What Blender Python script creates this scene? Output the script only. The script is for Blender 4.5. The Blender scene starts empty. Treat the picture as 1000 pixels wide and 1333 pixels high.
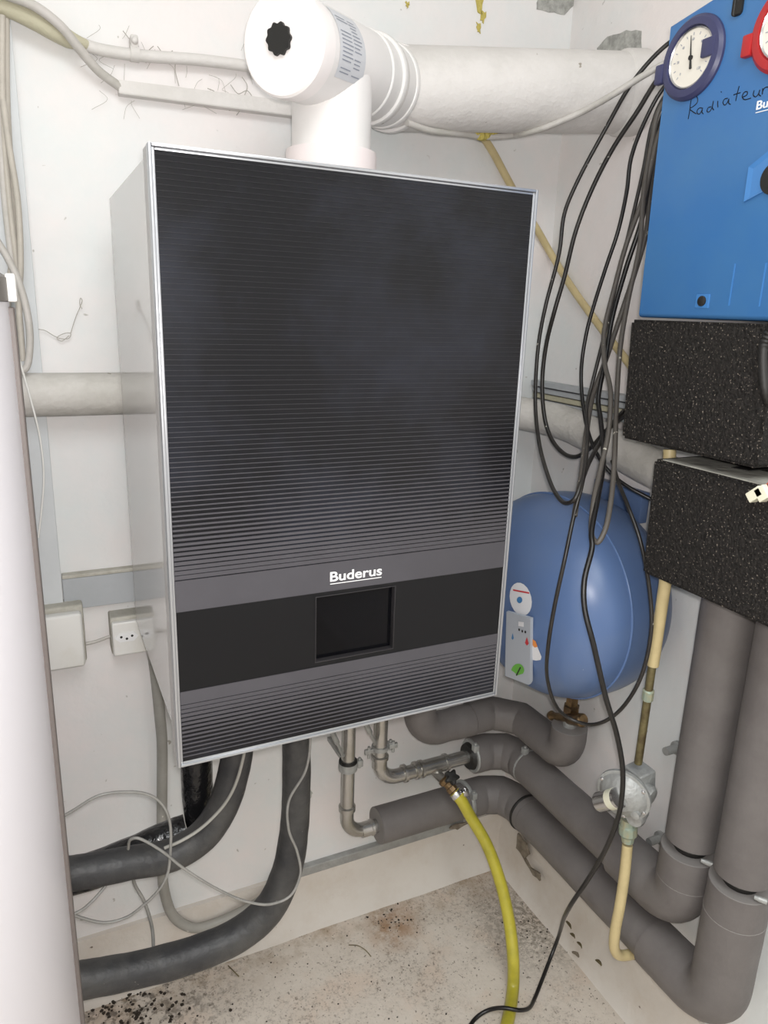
import bpy, bmesh, math, random
from mathutils import Vector, Matrix, noise
from mathutils.bvhtree import BVHTree
random.seed(7)
S = bpy.context.scene
COL = S.collection

# ---------------------------------------------------------------- camera
CAM = Vector((-0.11440902, -0.75698569, 0.51661119))
YAW, PIT, ROL, FPX = 0.452249706, 0.268775352, -0.0336300454, 948.0154
_f = Vector((math.sin(YAW) * math.cos(PIT), math.cos(YAW) * math.cos(PIT), -math.sin(PIT)))
_r = Vector((math.cos(YAW), -math.sin(YAW), 0))
_d = _f.cross(_r)
RGT = math.cos(ROL) * _r + math.sin(ROL) * _d
DWN = -math.sin(ROL) * _r + math.cos(ROL) * _d
FWD = _f
cd = bpy.data.cameras.new('camera')
cam = bpy.data.objects.new('camera', cd)
COL.objects.link(cam)
cd.sensor_fit = 'VERTICAL'; cd.sensor_height = 36.0
cd.lens = FPX * 36.0 / 1333.0
cd.clip_start = 0.01
cam.matrix_world = Matrix(((RGT.x, -DWN.x, -FWD.x, CAM.x), (RGT.y, -DWN.y, -FWD.y, CAM.y),
                           (RGT.z, -DWN.z, -FWD.z, CAM.z), (0, 0, 0, 1)))
S.camera = cam

# ---------------------------------------------------------------- light
w = bpy.data.worlds.new('world'); S.world = w; w.use_nodes = True
w.node_tree.nodes['Background'].inputs[0].default_value = (0.9, 0.95, 1.0, 1)
w.node_tree.nodes['Background'].inputs[1].default_value = 0.25
def lamp(name, kind, loc, power, col, **k):
    l = bpy.data.lights.new(name, kind); l.energy = power; l.color = col
    for a, b in k.items(): setattr(l, a, b)
    o = bpy.data.objects.new(name, l); o.location = loc; COL.objects.link(o); return o
lamp('phone_flash', 'POINT', (-0.108, -0.765, 0.537), 21.0, (1.0, 0.955, 0.93), shadow_soft_size=0.011)
lamp('added_ambient_fill', 'AREA', (-0.1, -1.25, 1.5), 24, (0.93, 0.98, 1.0), shape='RECTANGLE', size=0.9, size_y=1.3)  # unseen soft area light, added to raise the ambient level down to the floor
S.view_settings.view_transform = 'Standard'
S.view_settings.look = 'None'
S.view_settings.gamma = 1.0
S.view_settings.use_curve_mapping = False
S.view_settings.exposure = 0.0
try: S.cycles.blur_glossy = 0.3
except Exception: pass

# ---------------------------------------------------------------- helpers
def at(x, y, axis, val):
    """world point where the sight line of photo point (x, y) meets the plane axis=val (0 x, 1 y, 2 z)"""
    d = RGT * ((x - 500) / FPX) + DWN * ((y - 666.5) / FPX) + FWD
    return CAM + d * ((val - CAM[axis]) / d[axis])
X = lambda x, y, v: at(x, y, 0, v)
Y = lambda x, y, v: at(x, y, 1, v)
Z = lambda x, y, v: at(x, y, 2, v)
ORG = {}
def srgb(r, g, b):
    f = lambda c: (c / 255 / 12.92) if c / 255 <= 0.04045 else ((c / 255 + 0.055) / 1.055) ** 2.4
    return (f(r), f(g), f(b), 1)
def mat(name, col, rough=0.5, metal=0.0, var=None, vscale=8, vlo=0.4, vhi=0.65, bump=0.0, bscale=60, coat=0.0, spec=0.5,
        speck=None, sscale=300, sthr=0.72, bdist=0.01, alpha=None, trans=0):
    m = bpy.data.materials.new(name); m.use_nodes = True
    nt = m.node_tree; N = nt.nodes; L = nt.links; b = N['Principled BSDF']
    b.inputs['Base Color'].default_value = col
    b.inputs['Roughness'].default_value = rough; b.inputs['Metallic'].default_value = metal
    b.inputs['Coat Weight'].default_value = coat; b.inputs['Coat Roughness'].default_value = 0.05
    b.inputs['Specular IOR Level'].default_value = spec
    b.inputs['Transmission Weight'].default_value = trans
    tc = N.new('ShaderNodeTexCoord')
    last = None
    if var is not None:
        n = N.new('ShaderNodeTexNoise'); n.inputs['Scale'].default_value = vscale; n.inputs['Detail'].default_value = 6
        n.inputs['Roughness'].default_value = 0.65
        L.new(tc.outputs['Object'], n.inputs['Vector'])
        r = N.new('ShaderNodeValToRGB'); r.color_ramp.elements[0].position = vlo; r.color_ramp.elements[1].position = vhi
        r.color_ramp.elements[0].color = col; r.color_ramp.elements[1].color = var
        L.new(n.outputs['Fac'], r.inputs['Fac']); last = r.outputs['Color']
    if speck is not None:
        n = N.new('ShaderNodeTexNoise'); n.inputs['Scale'].default_value = sscale; n.inputs['Detail'].default_value = 2
        L.new(tc.outputs['Object'], n.inputs['Vector'])
        r = N.new('ShaderNodeValToRGB'); r.color_ramp.elements[0].position = sthr; r.color_ramp.elements[1].position = sthr + 0.04
        r.color_ramp.elements[0].color = (0, 0, 0, 1); r.color_ramp.elements[1].color = (1, 1, 1, 1)
        L.new(n.outputs['Fac'], r.inputs['Fac'])
        mx = N.new('ShaderNodeMix'); mx.data_type = 'RGBA'
        L.new(r.outputs['Color'], mx.inputs['Factor'])
        if last: L.new(last, mx.inputs['A'])
        else: mx.inputs['A'].default_value = col
        mx.inputs['B'].default_value = speck; last = mx.outputs['Result']
    if last: L.new(last, b.inputs['Base Color'])
    if bump:
        n = N.new('ShaderNodeTexNoise'); n.inputs['Scale'].default_value = bscale; n.inputs['Detail'].default_value = 4
        L.new(tc.outputs['Object'], n.inputs['Vector'])
        bp = N.new('ShaderNodeBump'); bp.inputs['Strength'].default_value = bump; bp.inputs['Distance'].default_value = bdist
        L.new(n.outputs['Fac'], bp.inputs['Height']); L.new(bp.outputs['Normal'], b.inputs['Normal'])
    m['tex'] = 1
    return m

def finish(name, me, m, parent, smooth, label=None, cat=None, group=None, kind=None, origin=None):
    """link a mesh given in world coordinates; origin = parent's, or the centre of its own base"""
    if parent is not None: o0 = ORG[parent.name]
    elif origin is not None: o0 = Vector(origin)
    else:
        xs = [v.co for v in me.vertices]
        lo = [min(c[i] for c in xs) for i in range(3)]; hi = [max(c[i] for c in xs) for i in range(3)]
        o0 = Vector(((lo[0] + hi[0]) / 2, (lo[1] + hi[1]) / 2, lo[2]))
    me.transform(Matrix.Translation(-o0))
    if m is not None:
        for q in (m if isinstance(m, (list, tuple)) else [m]): me.materials.append(q)
    if smooth is not False:
        for p in me.polygons: p.use_smooth = True
        if smooth is not True:
            me.set_sharp_from_angle(angle=math.radians(smooth))
    o = bpy.data.objects.new(name, me); COL.objects.link(o)
    if parent is not None: o.parent = parent
    else: o.location = o0
    ORG[o.name] = o0
    tag(o, label, cat, group, kind)
    return o
def tag(o, label=None, cat=None, group=None, kind=None):
    if label: o['label'] = label
    if cat: o['category'] = cat
    if group: o['group'] = group
    if kind: o['kind'] = kind
    return o
def thing(name, loc, label, cat, group=None):
    o = bpy.data.objects.new(name, None); o.location = loc; o.empty_display_size = 0.03
    COL.objects.link(o); ORG[o.name] = Vector(loc); tag(o, label, cat, group); return o
def frombm(name, bm, m, parent=None, smooth=35, **k):
    bmesh.ops.recalc_face_normals(bm, faces=bm.faces)
    me = bpy.data.meshes.new(name); bm.to_mesh(me); bm.free()
    return finish(name, me, m, parent, smooth, **k)
def bbox_bm(bm, a, b, bev=0.0, seg=2, M=None):
    """axis aligned box from a to b (optionally bevelled / transformed) added to bm"""
    t = bmesh.new()
    bmesh.ops.create_cube(t, size=1)
    for v in t.verts: v.co = Vector(((a[i] + b[i]) / 2 + v.co[i] * abs(b[i] - a[i]) for i in range(3)))
    if bev: bmesh.ops.bevel(t, geom=t.edges[:], offset=bev, segments=seg, affect='EDGES', profile=0.5)
    if M is not None: bmesh.ops.transform(t, matrix=M, verts=t.verts)
    me = bpy.data.meshes.new('t'); t.to_mesh(me); t.free(); bm.from_mesh(me); bpy.data.meshes.remove(me)
def box(name, a, b, m, parent=None, bev=0.0, seg=2, M=None, **k):
    bm = bmesh.new(); bbox_bm(bm, a, b, bev, seg, M); return frombm(name, bm, m, parent, smooth=k.pop('smooth', 20), **k)
def catmull(P, sub=8):
    P = [Vector(p) for p in P]
    if len(P) < 3: return P
    Q = [2 * P[0] - P[1]] + P + [2 * P[-1] - P[-2]]
    out = []
    for i in range(1, len(Q) - 2):
        p0, p1, p2, p3 = Q[i - 1:i + 3]
        t0 = 0; t1 = t0 + max((p1 - p0).length, 1e-5) ** .5; t2 = t1 + max((p2 - p1).length, 1e-5) ** .5; t3 = t2 + max((p3 - p2).length, 1e-5) ** .5
        for s in range(sub):
            t = t1 + (t2 - t1) * s / sub
            a1 = (t1 - t) / (t1 - t0) * p0 + (t - t0) / (t1 - t0) * p1
            a2 = (t2 - t) / (t2 - t1) * p1 + (t - t1) / (t2 - t1) * p2
            a3 = (t3 - t) / (t3 - t2) * p2 + (t - t2) / (t3 - t2) * p3
            b1 = (t2 - t) / (t2 - t0) * a1 + (t - t0) / (t2 - t0) * a2
            b2 = (t3 - t) / (t3 - t1) * a2 + (t - t1) / (t3 - t1) * a3
            out.append((t2 - t) / (t2 - t1) * b1 + (t - t1) / (t2 - t1) * b2)
    out.append(P[-1]); return out
def fillet(P, R, n=7):
    P = [Vector(p) for p in P]
    if not isinstance(R, (list, tuple)): R = [R] * (len(P) - 2)
    out = [P[0]]
    for i in range(1, len(P) - 1):
        a = (P[i - 1] - P[i]); b = (P[i + 1] - P[i]); r = R[i - 1]
        ang = a.angle(b); d = min(r / math.tan(ang / 2), a.length * .49 if i > 1 else a.length * .98, b.length * .49 if i < len(P) - 2 else b.length * .98)
        s = P[i] + a.normalized() * d; e = P[i] + b.normalized() * d
        rr = d * math.tan(ang / 2); bis = (a.normalized() + b.normalized()).normalized()
        c = P[i] + bis * (rr / math.sin(ang / 2))
        v0 = s - c; v1 = e - c; th = v0.angle(v1)
        for k in range(n + 1):
            t = k / n
            out.append(c + (v0 * math.sin((1 - t) * th) + v1 * math.sin(t * th)) / math.sin(th))
    out.append(P[-1]); return out
def sweep_bm(bm, P, r, n=12, caps=True):
    """tube along points; r a number or a list"""
    P = [Vector(p) for p in P]
    R = r if isinstance(r, (list, tuple)) else [r] * len(P)
    T = []
    for i in range(len(P)):
        t = (P[min(i + 1, len(P) - 1)] - P[max(i - 1, 0)])
        T.append(t.normalized() if t.length > 1e-9 else (T[-1] if T else Vector((0, 0, 1))))
    u = T[0].orthogonal().normalized(); rings = []
    for i, p in enumerate(P):
        u = (u - T[i] * u.dot(T[i])).normalized(); v = T[i].cross(u)
        rings.append([bm.verts.new(p + R[i] * (math.cos(2 * math.pi * k / n) * u + math.sin(2 * math.pi * k / n) * v)) for k in range(n)])
    for a, b in zip(rings, rings[1:]):
        for k in range(n): bm.faces.new((a[k], a[(k + 1) % n], b[(k + 1) % n], b[k]))
    if caps:
        bm.faces.new(rings[0][::-1]); bm.faces.new(rings[-1])
    return rings
def tube(name, P, r, m, parent=None, n=12, wob=0.0, **k):
    bm = bmesh.new()
    if wob:
        P = list(P)
        r = [(r if not isinstance(r, list) else r[i]) * (1 + wob * (noise.noise(Vector(p) * 28) + .6 * noise.noise(Vector(p) * 75))) for i, p in enumerate(P)]
    sweep_bm(bm, P, r, n); return frombm(name, bm, m, parent, smooth=50, **k)
def dense(P, step=0.008):
    out = [Vector(P[0])]
    for a, b in zip(P, P[1:]):
        a = Vector(a); b = Vector(b); n = max(1, int((b - a).length / step))
        out += [a + (b - a) * i / n for i in range(1, n + 1)]
    return out
def lathe_bm(bm, c, axis, prof, n=32):
    """prof: (height along axis, radius) pairs"""
    c = Vector(c); ax = Vector(axis).normalized()
    P = [c + ax * h for h, _ in prof]
    u = ax.orthogonal().normalized(); v = ax.cross(u); rings = []
    for p, (h, r) in zip(P, prof):
        rings.append([bm.verts.new(p + max(r, 1e-5) * (math.cos(2 * math.pi * k / n) * u + math.sin(2 * math.pi * k / n) * v)) for k in range(n)])
    for a, b in zip(rings, rings[1:]):
        for k in range(n): bm.faces.new((a[k], a[(k + 1) % n], b[(k + 1) % n], b[k]))
    bm.faces.new(rings[0][::-1]); bm.faces.new(rings[-1])
def lathe(name, c, axis, prof, m, parent=None, n=32, **k):
    bm = bmesh.new(); lathe_bm(bm, c, axis, prof, n); return frombm(name, bm, m, parent, smooth=k.pop('smooth', 35), **k)
def prism(name, pts, off, m, parent=None, bev=0.0, **k):
    """closed outline (3-D points in one plane) extruded by vector off"""
    bm = bmesh.new(); vs = [bm.verts.new(p) for p in pts]; f = bm.faces.new(vs)
    r = bmesh.ops.extrude_face_region(bm, geom=[f])
    for v in [g for g in r['geom'] if isinstance(g, bmesh.types.BMVert)]: v.co += Vector(off)
    if bev: bmesh.ops.bevel(bm, geom=bm.edges[:], offset=bev, segments=2, affect='EDGES')
    return frombm(name, bm, m, parent, smooth=k.pop('smooth', 30), **k)
def text(name, s, org, right, up, width, height, m, parent, bold=0.0, depth=0.0004, **k):
    cu = bpy.data.curves.new('t', 'FONT'); cu.body = s; cu.offset = bold; cu.extrude = 0.01
    o = bpy.data.objects.new('t', cu); COL.objects.link(o)
    dg = bpy.context.evaluated_depsgraph_get(); me = bpy.data.meshes.new_from_object(o.evaluated_get(dg))
    bpy.data.objects.remove(o); bpy.data.curves.remove(cu)
    xs = [v.co.x for v in me.vertices]; ys = [v.co.y for v in me.vertices]
    x0, x1, y0, y1 = min(xs), max(xs), min(ys), max(ys)
    rt = Vector(right).normalized(); uu = Vector(up).normalized(); nn = rt.cross(uu)
    for v in me.vertices:
        v.co = Vector(org) + rt * ((v.co.x - x0) / (x1 - x0) * width) + uu * ((v.co.y - y0) / (y1 - y0) * height) + nn * ((v.co.z + 0.01) / 0.02 * depth)
    me.materials.clear()
    return finish(name, me, m, parent, False, **k)
def blob_patch(name, pts, off, m, parent=None, **k):
    return prism(name, pts, off, m, parent, **k)

# ---------------------------------------------------------------- materials
WHITE = (0.80, 0.775, 0.75, 1)
M = {}
def wall_mat(name, c1, c2):
    m = mat(name, c1, 0.75, var=c2, vscale=2.3, vlo=0.40, vhi=0.60, bump=0.35, bscale=26, bdist=0.006, speck=(0.42, 0.40, 0.36, 1), sscale=52, sthr=0.745)
    return m
M['wall'] = wall_mat('painted_plaster', (0.85, 0.80, 0.785, 1), (0.765, 0.79, 0.785, 1))
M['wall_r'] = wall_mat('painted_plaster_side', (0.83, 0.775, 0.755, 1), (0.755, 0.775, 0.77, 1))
M['shell'] = mat('room_paint', (0.7, 0.7, 0.68, 1), 0.8)
M['mortar'] = mat('bare_mortar', (0.30, 0.30, 0.28, 1), 0.9, var=(0.5, 0.5, 0.47, 1), vscale=60, bump=0.6, bscale=120, bdist=0.004)
M['mortar_brown'] = mat('brown_bare_render', (0.20, 0.165, 0.125, 1), 0.9, var=(0.3, 0.26, 0.2, 1), vscale=60, bump=0.5, bscale=120)
M['boiler_side'] = mat('glossy_grey_enamel', (0.53, 0.515, 0.50, 1), 0.06, coat=0.0, spec=0.6)
M['boiler_edge'] = mat('satin_grey_plastic', (0.40, 0.385, 0.375, 1), 0.32)
M['silver'] = mat('silver_trim', (0.42, 0.43, 0.45, 1), 0.28, metal=0.6)
def panel_mat(name, c, c2, ro):
    return mat(name, c, ro, var=c2, vscale=7, vlo=0.45, vhi=0.75, spec=0.22)
M['panel'] = panel_mat('black_front_glass', (0.0085, 0.0085, 0.010, 1), (0.020, 0.022, 0.031, 1), 0.24)  # bluish second tone puts the hazy room reflection into the colour
M['rib'] = panel_mat('grey_rib', (0.070, 0.067, 0.075, 1), (0.080, 0.077, 0.086, 1), 0.4)
M['band'] = mat('matt_black_band', (0.0085, 0.0085, 0.0095, 1), 0.35, spec=0.2)
M['screen'] = mat('dark_screen_glass', (0.003, 0.003, 0.004, 1), 0.08, spec=0.15)
M['print'] = mat('white_print', (0.85, 0.85, 0.85, 1), 0.5)
M['white_pp'] = mat('white_plastic_flue', (0.82, 0.79, 0.775, 1), 0.33, var=(0.78, 0.77, 0.75, 1), vscale=6)
M['grimy'] = mat('grimy_painted_pipe', (0.50, 0.48, 0.44, 1), 0.65, var=(0.64, 0.615, 0.58, 1), vscale=7, vlo=.38, vhi=.62, speck=(0.28, 0.25, 0.2, 1), sscale=60, sthr=0.73, bump=0.25, bscale=70)
M['cap'] = mat('white_cap', (0.9, 0.85, 0.835, 1), 0.4)
M['pink_pp'] = mat('pinkish_white_socket', (0.80, 0.72, 0.71, 1), 0.38)
M['dusty'] = mat('dusty_white_pipe', (0.64, 0.615, 0.585, 1), 0.6, var=(0.73, 0.70, 0.675, 1), vscale=9, vlo=.35, vhi=.6, speck=(0.35, 0.31, 0.26, 1), sscale=70, sthr=0.74, bump=0.15, bscale=90)
M['sheet'] = mat('printed_label', (0.62, 0.63, 0.66, 1), 0.4)
M['ink'] = mat('grey_ink', (0.28, 0.30, 0.36, 1), 0.5)
M['darkplug'] = mat('dark_rubber', (0.012, 0.011, 0.01, 1), 0.55)
M['blue'] = mat('blue_plastic_cover', (0.042, 0.155, 0.385, 1), 0.36, var=(0.052, 0.17, 0.38, 1), vscale=9)
M['blue_lt'] = mat('blue_plastic_edge', (0.055, 0.195, 0.47, 1), 0.3)
M['navy'] = mat('navy_ring', (0.042, 0.045, 0.115, 1), 0.4)
M['red'] = mat('red_ring', (0.42, 0.018, 0.02, 1), 0.35)
M['dial'] = mat('cream_dial', (0.78, 0.74, 0.66, 1), 0.45)
M['chrome'] = mat('chrome', (0.62, 0.62, 0.63, 1), 0.22, metal=1.0)
M['steel'] = mat('press_steel_pipe', (0.50, 0.49, 0.47, 1), 0.27, metal=0.85, var=(0.40, 0.385, 0.35, 1), vscale=25)
M['zinc'] = mat('dull_zinc', (0.42, 0.43, 0.42, 1), 0.5, metal=0.35, var=(0.34, 0.34, 0.33, 1), vscale=40, bump=.2, bscale=150)
M['brass'] = mat('tarnished_brass', (0.30, 0.20, 0.10, 1), 0.33, metal=0.85, var=(0.13, 0.085, 0.055, 1), vscale=50)
M['epp'] = mat('black_foam_block', (0.010, 0.0088, 0.008, 1), 0.75, var=(0.024, 0.021, 0.019, 1), vscale=150, speck=(0.22, 0.19, 0.16, 1), sscale=370, sthr=0.645, bump=1.0, bscale=260, bdist=0.004, spec=0.25)
M['epp_dust'] = mat('dusty_foam_top', (0.36, 0.35, 0.31, 1), 0.9, var=(0.25, 0.24, 0.21, 1), vscale=30, bump=.3)
M['foam'] = mat('grey_pipe_foam', (0.135, 0.122, 0.118, 1), 0.55, var=(0.17, 0.156, 0.15, 1), vscale=14, vlo=.35, vhi=.7, bump=0.12, bscale=190, bdist=0.003)
M['foam_edge'] = mat('pale_foam_end', (0.23, 0.215, 0.205, 1), 0.7)
M['rubber'] = mat('black_rubber_insulation', (0.032, 0.032, 0.034, 1), 0.5, var=(0.085, 0.082, 0.077, 1), vscale=11, vlo=.42, vhi=.70, speck=(0.3, 0.28, 0.25, 1), sscale=90, sthr=0.74, bump=.2, bscale=80)
M['rubber_shiny'] = mat('shiny_black_tape', (0.010, 0.010, 0.011, 1), 0.2, var=(0.05, 0.045, 0.04, 1), vscale=16, vlo=.55, vhi=.75, bump=.5, bscale=45)
M['heater'] = mat('blue_heater_shell', (0.10, 0.165, 0.33, 1), 0.33, var=(0.12, 0.18, 0.32, 1), vscale=5, speck=(0.45, 0.5, 0.6, 1), sscale=130, sthr=0.775)
M['heater_bead'] = mat('blue_shell_bead', (0.11, 0.185, 0.37, 1), 0.28)
M['sticker'] = mat('white_sticker', (0.75, 0.75, 0.77, 1), 0.35)
M['plate'] = mat('grey_control_plate', (0.42, 0.45, 0.50, 1), 0.35)
M['plate_blue'] = mat('dial_blue', (0.06, 0.2, 0.42, 1), 0.4)
M['green'] = mat('green_print', (0.14, 0.42, 0.06, 1), 0.4)
M['redprint'] = mat('red_print', (0.55, 0.04, 0.05, 1), 0.4)
M['orange'] = mat('orange_print', (0.7, 0.25, 0.06, 1), 0.4)
M['tank'] = mat('white_tank_jacket', (0.84, 0.82, 0.86, 1), 0.42, spec=0.35)
M['tank_strip'] = mat('dark_grey_strip', (0.17, 0.145, 0.135, 1), 0.5)
M['tank_lid'] = mat('grey_lid', (0.16, 0.145, 0.13, 1), 0.5)
M['board'] = mat('pale_grey_board', (0.67, 0.69, 0.70, 1), 0.6, var=(0.60, 0.625, 0.64, 1), vscale=4, speck=(0.35, 0.33, 0.3, 1), sscale=60, sthr=0.77)
M['board_dark'] = mat('grey_painted_rail', (0.45, 0.47, 0.49, 1), 0.6, var=(0.40, 0.42, 0.435, 1), vscale=8)
M['plastic'] = mat('white_electrical_plastic', (0.78, 0.77, 0.74, 1), 0.4, var=(0.70, 0.68, 0.62, 1), vscale=14, vlo=.5, vhi=.75)
M['plastic_dirty'] = mat('dusty_box_lid', (0.42, 0.40, 0.34, 1), 0.7, var=(0.55, 0.53, 0.47, 1), vscale=30)
M['cable_w'] = mat('white_cable', (0.56, 0.53, 0.50, 1), 0.5, var=(0.45, 0.43, 0.39, 1), vscale=20)
M['cable_beige'] = mat('beige_cable', (0.52, 0.48, 0.42, 1), 0.5, var=(0.43, 0.40, 0.35, 1), vscale=20)
M['cable_g'] = mat('grey_cable', (0.24, 0.235, 0.22, 1), 0.5, var=(0.32, 0.31, 0.29, 1), vscale=30)
M['conduit'] = mat('grey_conduit', (0.37, 0.36, 0.33, 1), 0.5, var=(0.30, 0.29, 0.26, 1), vscale=10, speck=(.7, .68, .62, 1), sscale=70, sthr=.74)
M['black'] = mat('black_cable', (0.016, 0.014, 0.013, 1), 0.36, var=(0.03, 0.027, 0.024, 1), vscale=30, speck=(0.55, 0.52, 0.46, 1), sscale=100, sthr=0.735)
M['black_clean'] = mat('clean_black_cable', (0.010, 0.009, 0.009, 1), 0.33)
M['grey_cb'] = mat('dusty_dark_cable', (0.09, 0.08, 0.07, 1), 0.5, speck=(0.5, 0.47, 0.4, 1), sscale=100, sthr=0.70)
M['hose'] = mat('yellow_hose', (0.52, 0.455, 0.045, 1), 0.3, var=(0.37, 0.33, 0.035, 1), vscale=16, spec=.6)
M['ypipe'] = mat('pale_yellow_gas_pipe', (0.60, 0.49, 0.26, 1), 0.45, var=(0.52, 0.42, 0.22, 1), vscale=25)
M['verdigris'] = mat('greenish_fitting', (0.30, 0.37, 0.30, 1), 0.5, metal=.2, var=(0.42, 0.38, 0.24, 1), vscale=60)
M['olive'] = mat('olive_brown_pipe', (0.10, 0.075, 0.035, 1), 0.35, metal=.3, var=(0.22, 0.19, 0.09, 1), vscale=30)
M['connector'] = mat('cream_connector', (0.78, 0.76, 0.60, 1), 0.4)
M['foamglue'] = mat('yellow_pu_foam', (0.58, 0.48, 0.12, 1), 0.7, bump=.6, bscale=200)
M['putty'] = mat('yellowish_putty', (0.52, 0.49, 0.36, 1), 0.7, bump=.3)
M['web'] = mat('dust_web', (0.42, 0.40, 0.36, 1), 0.9)
M['brown'] = mat('dark_brown_dirt', (0.035, 0.026, 0.018, 1), 0.9)
M['seam'] = mat('pale_foam_seam', (0.24, 0.225, 0.215, 1), 0.6)
M['screen_edge'] = mat('dark_satin_edge', (0.028, 0.026, 0.028, 1), 0.3)
M['copperred'] = mat('red_wire', (0.45, 0.08, 0.04, 1), 0.4)
# floor with dirt: noise specks, a rust stain and grime near the corner
def floor_mat():
    m = mat('dirty_painted_concrete', (0.6, 0.53, 0.46, 1), 0.7); nt = m.node_tree; N = nt.nodes; L = nt.links; b = N['Principled BSDF']
    tc = N.new('ShaderNodeNewGeometry')
    def ns(sc, det=6, ro=.6):
        n = N.new('ShaderNodeTexNoise'); n.inputs['Scale'].default_value = sc; n.inputs['Detail'].default_value = det; n.inputs['Roughness'].default_value = ro
        L.new(tc.outputs['Position'], n.inputs['Vector']); return n.outputs['Fac']
    def ramp(f, a, bb):
        r = N.new('ShaderNodeMapRange'); r.inputs['From Min'].default_value = a; r.inputs['From Max'].default_value = bb; L.new(f, r.inputs['Value']); return r.outputs['Result']
    def mul(a, c):
        q = N.new('ShaderNodeMath'); q.operation = 'MULTIPLY'; L.new(a, q.inputs[0])
        if isinstance(c, float): q.inputs[1].default_value = c
        else: L.new(c, q.inputs[1])
        q.use_clamp = True
        return q.outputs[0]
    def mix(a, fac, c):
        x = N.new('ShaderNodeMix'); x.data_type = 'RGBA'; L.new(fac, x.inputs['Factor'])
        if isinstance(a, tuple): x.inputs['A'].default_value = a
        else: L.new(a, x.inputs['A'])
        x.inputs['B'].default_value = c; return x.outputs['Result']
    def spot(p, r, r0=0.0):
        v = N.new('ShaderNodeVectorMath'); v.operation = 'DISTANCE'; L.new(tc.outputs['Position'], v.inputs[0]); v.inputs[1].default_value = p
        return ramp(v.outputs['Value'], r, r0)
    c = mix((0.68, 0.615, 0.54, 1), ramp(ns(5), .4, .7), (0.58, 0.515, 0.445, 1))
    c = mix(c, mul(ramp(ns(9, 8), .52, .66), 0.55), (0.66, 0.53, 0.43, 1))
    big = ramp(ns(5, 3), .40, .55)
    c = mix(c, mul(mul(ramp(ns(120, 8, .8), .51, .62), big), 0.6), (0.13, 0.10, 0.075, 1))
    c = mix(c, mul(ramp(ns(170, 3), .62, .68), 0.75), (0.16, 0.13, 0.10, 1))
    st = Z(512, 1207, -0.755)
    c = mix(c, mul(mul(spot(st, .075), ramp(ns(38, 5), .33, .55)), 1.0), (0.33, 0.17, 0.07, 1))
    g1 = Z(640, 1108, -0.755)
    c = mix(c, mul(mul(spot(g1, .18), ramp(ns(30, 5), .36, .6)), 0.85), (0.36, 0.22, 0.12, 1))
    g2 = Z(690, 1200, -0.755)
    c = mix(c, mul(mul(spot(g2, .16), ramp(ns(90, 6, .8), .44, .56)), 0.95), (0.17, 0.145, 0.11, 1))
    g3 = Z(170, 1320, -0.755)
    c = mix(c, mul(mul(spot(g3, .22), ramp(ns(60, 5), .48, .6)), 0.85), (0.05, 0.04, 0.03, 1))
    # brown grime line along the foot of the back wall
    sx = N.new('ShaderNodeSeparateXYZ'); L.new(tc.outputs['Position'], sx.inputs[0])
    ln = ramp(sx.outputs['Y'], D - .13, D - .03)
    c = mix(c, mul(mul(ln, ramp(ns(26, 7, .7), .47, .62)), 0.7), (0.34, 0.25, 0.16, 1))
    L.new(c, b.inputs['Base Color'])
    bp = N.new('ShaderNodeBump'); bp.inputs['Strength'].default_value = .4; bp.inputs['Distance'].default_value = .006
    L.new(ns(40), bp.inputs['Height']); L.new(bp.outputs['Normal'], b.inputs['Normal'])
    return m

# ---------------------------------------------------------------- room shell
D, XR, ZF, ZC, XL, YR = 0.46, 0.82, -0.755, 1.55, -1.1, -2.3
M['floor'] = floor_mat()
box('wall_back', (XL - .1, D, ZF - .05), (XR + .1, D + .1, ZC + .05), M['wall'], kind='structure')
box('wall_right', (XR, YR - .1, ZF - .05), (XR + .1, D + .1, ZC + .05), M['wall_r'], kind='structure')
box('wall_left', (XL - .1, YR - .1, ZF - .05), (XL, D + .1, ZC + .05), M['shell'], kind='structure')
box('wall_front', (XL - .1, YR - .1, ZF - .05), (XR + .1, YR, ZC + .05), M['shell'], kind='structure')
box('ceiling', (XL - .1, YR - .1, ZC), (XR + .1, D + .1, ZC + .1), M['shell'], kind='structure')
box('floor', (XL - .1, YR - .1, ZF - .1), (XR + .1, D + .1, ZF), M['floor'], kind='structure')
wb = bpy.data.objects['wall_back']; wr = bpy.data.objects['wall_right']; fl = bpy.data.objects['floor']
# sloping render at the foot of both walls
def cove(name, a, b, inward, h=0.13, d=0.042):
    bm = bmesh.new(); rows = []
    a = Vector(a); b = Vector(b); n = 40
    for i in range(n + 1):
        p = a + (b - a) * i / n; row = []
        for k in range(9):
            t = k / 8; hh = h * (1 - t) ** 1.35; dd = d * (0.2 + .8 * t ** 3) + .004 * noise.noise(Vector((i * .35, k * .4, 0)))
            row.append(bm.verts.new(p + Vector(inward) * dd + Vector((0, 0, hh - .001))))
        row.insert(0, bm.verts.new(p + Vector((0, 0, h)))); row.append(bm.verts.new(p - Vector((0, 0, .01)))); rows.append(row)
    for r0, r1 in zip(rows, rows[1:]):
        for k in range(len(r0) - 1): bm.faces.new((r0[k], r0[k + 1], r1[k + 1], r1[k]))
    return frombm(name, bm, M['cove'], smooth=60, kind='structure')
M['cove'] = mat('stained_render', (0.70, 0.655, 0.60, 1), 0.7, var=(0.62, 0.55, 0.475, 1), vscale=9, vlo=.45, vhi=.75, bump=.35, bscale=40, bdist=.006, speck=(.2, .16, .12, 1), sscale=70, sthr=.75)
cove('baseboard_back', (XL, D, ZF), (XR, D, ZF), (0, -1, 0))
cove('baseboard_right', (XR, D, ZF), (XR, YR, ZF), (-1, 0, 0), d=.034)
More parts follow.
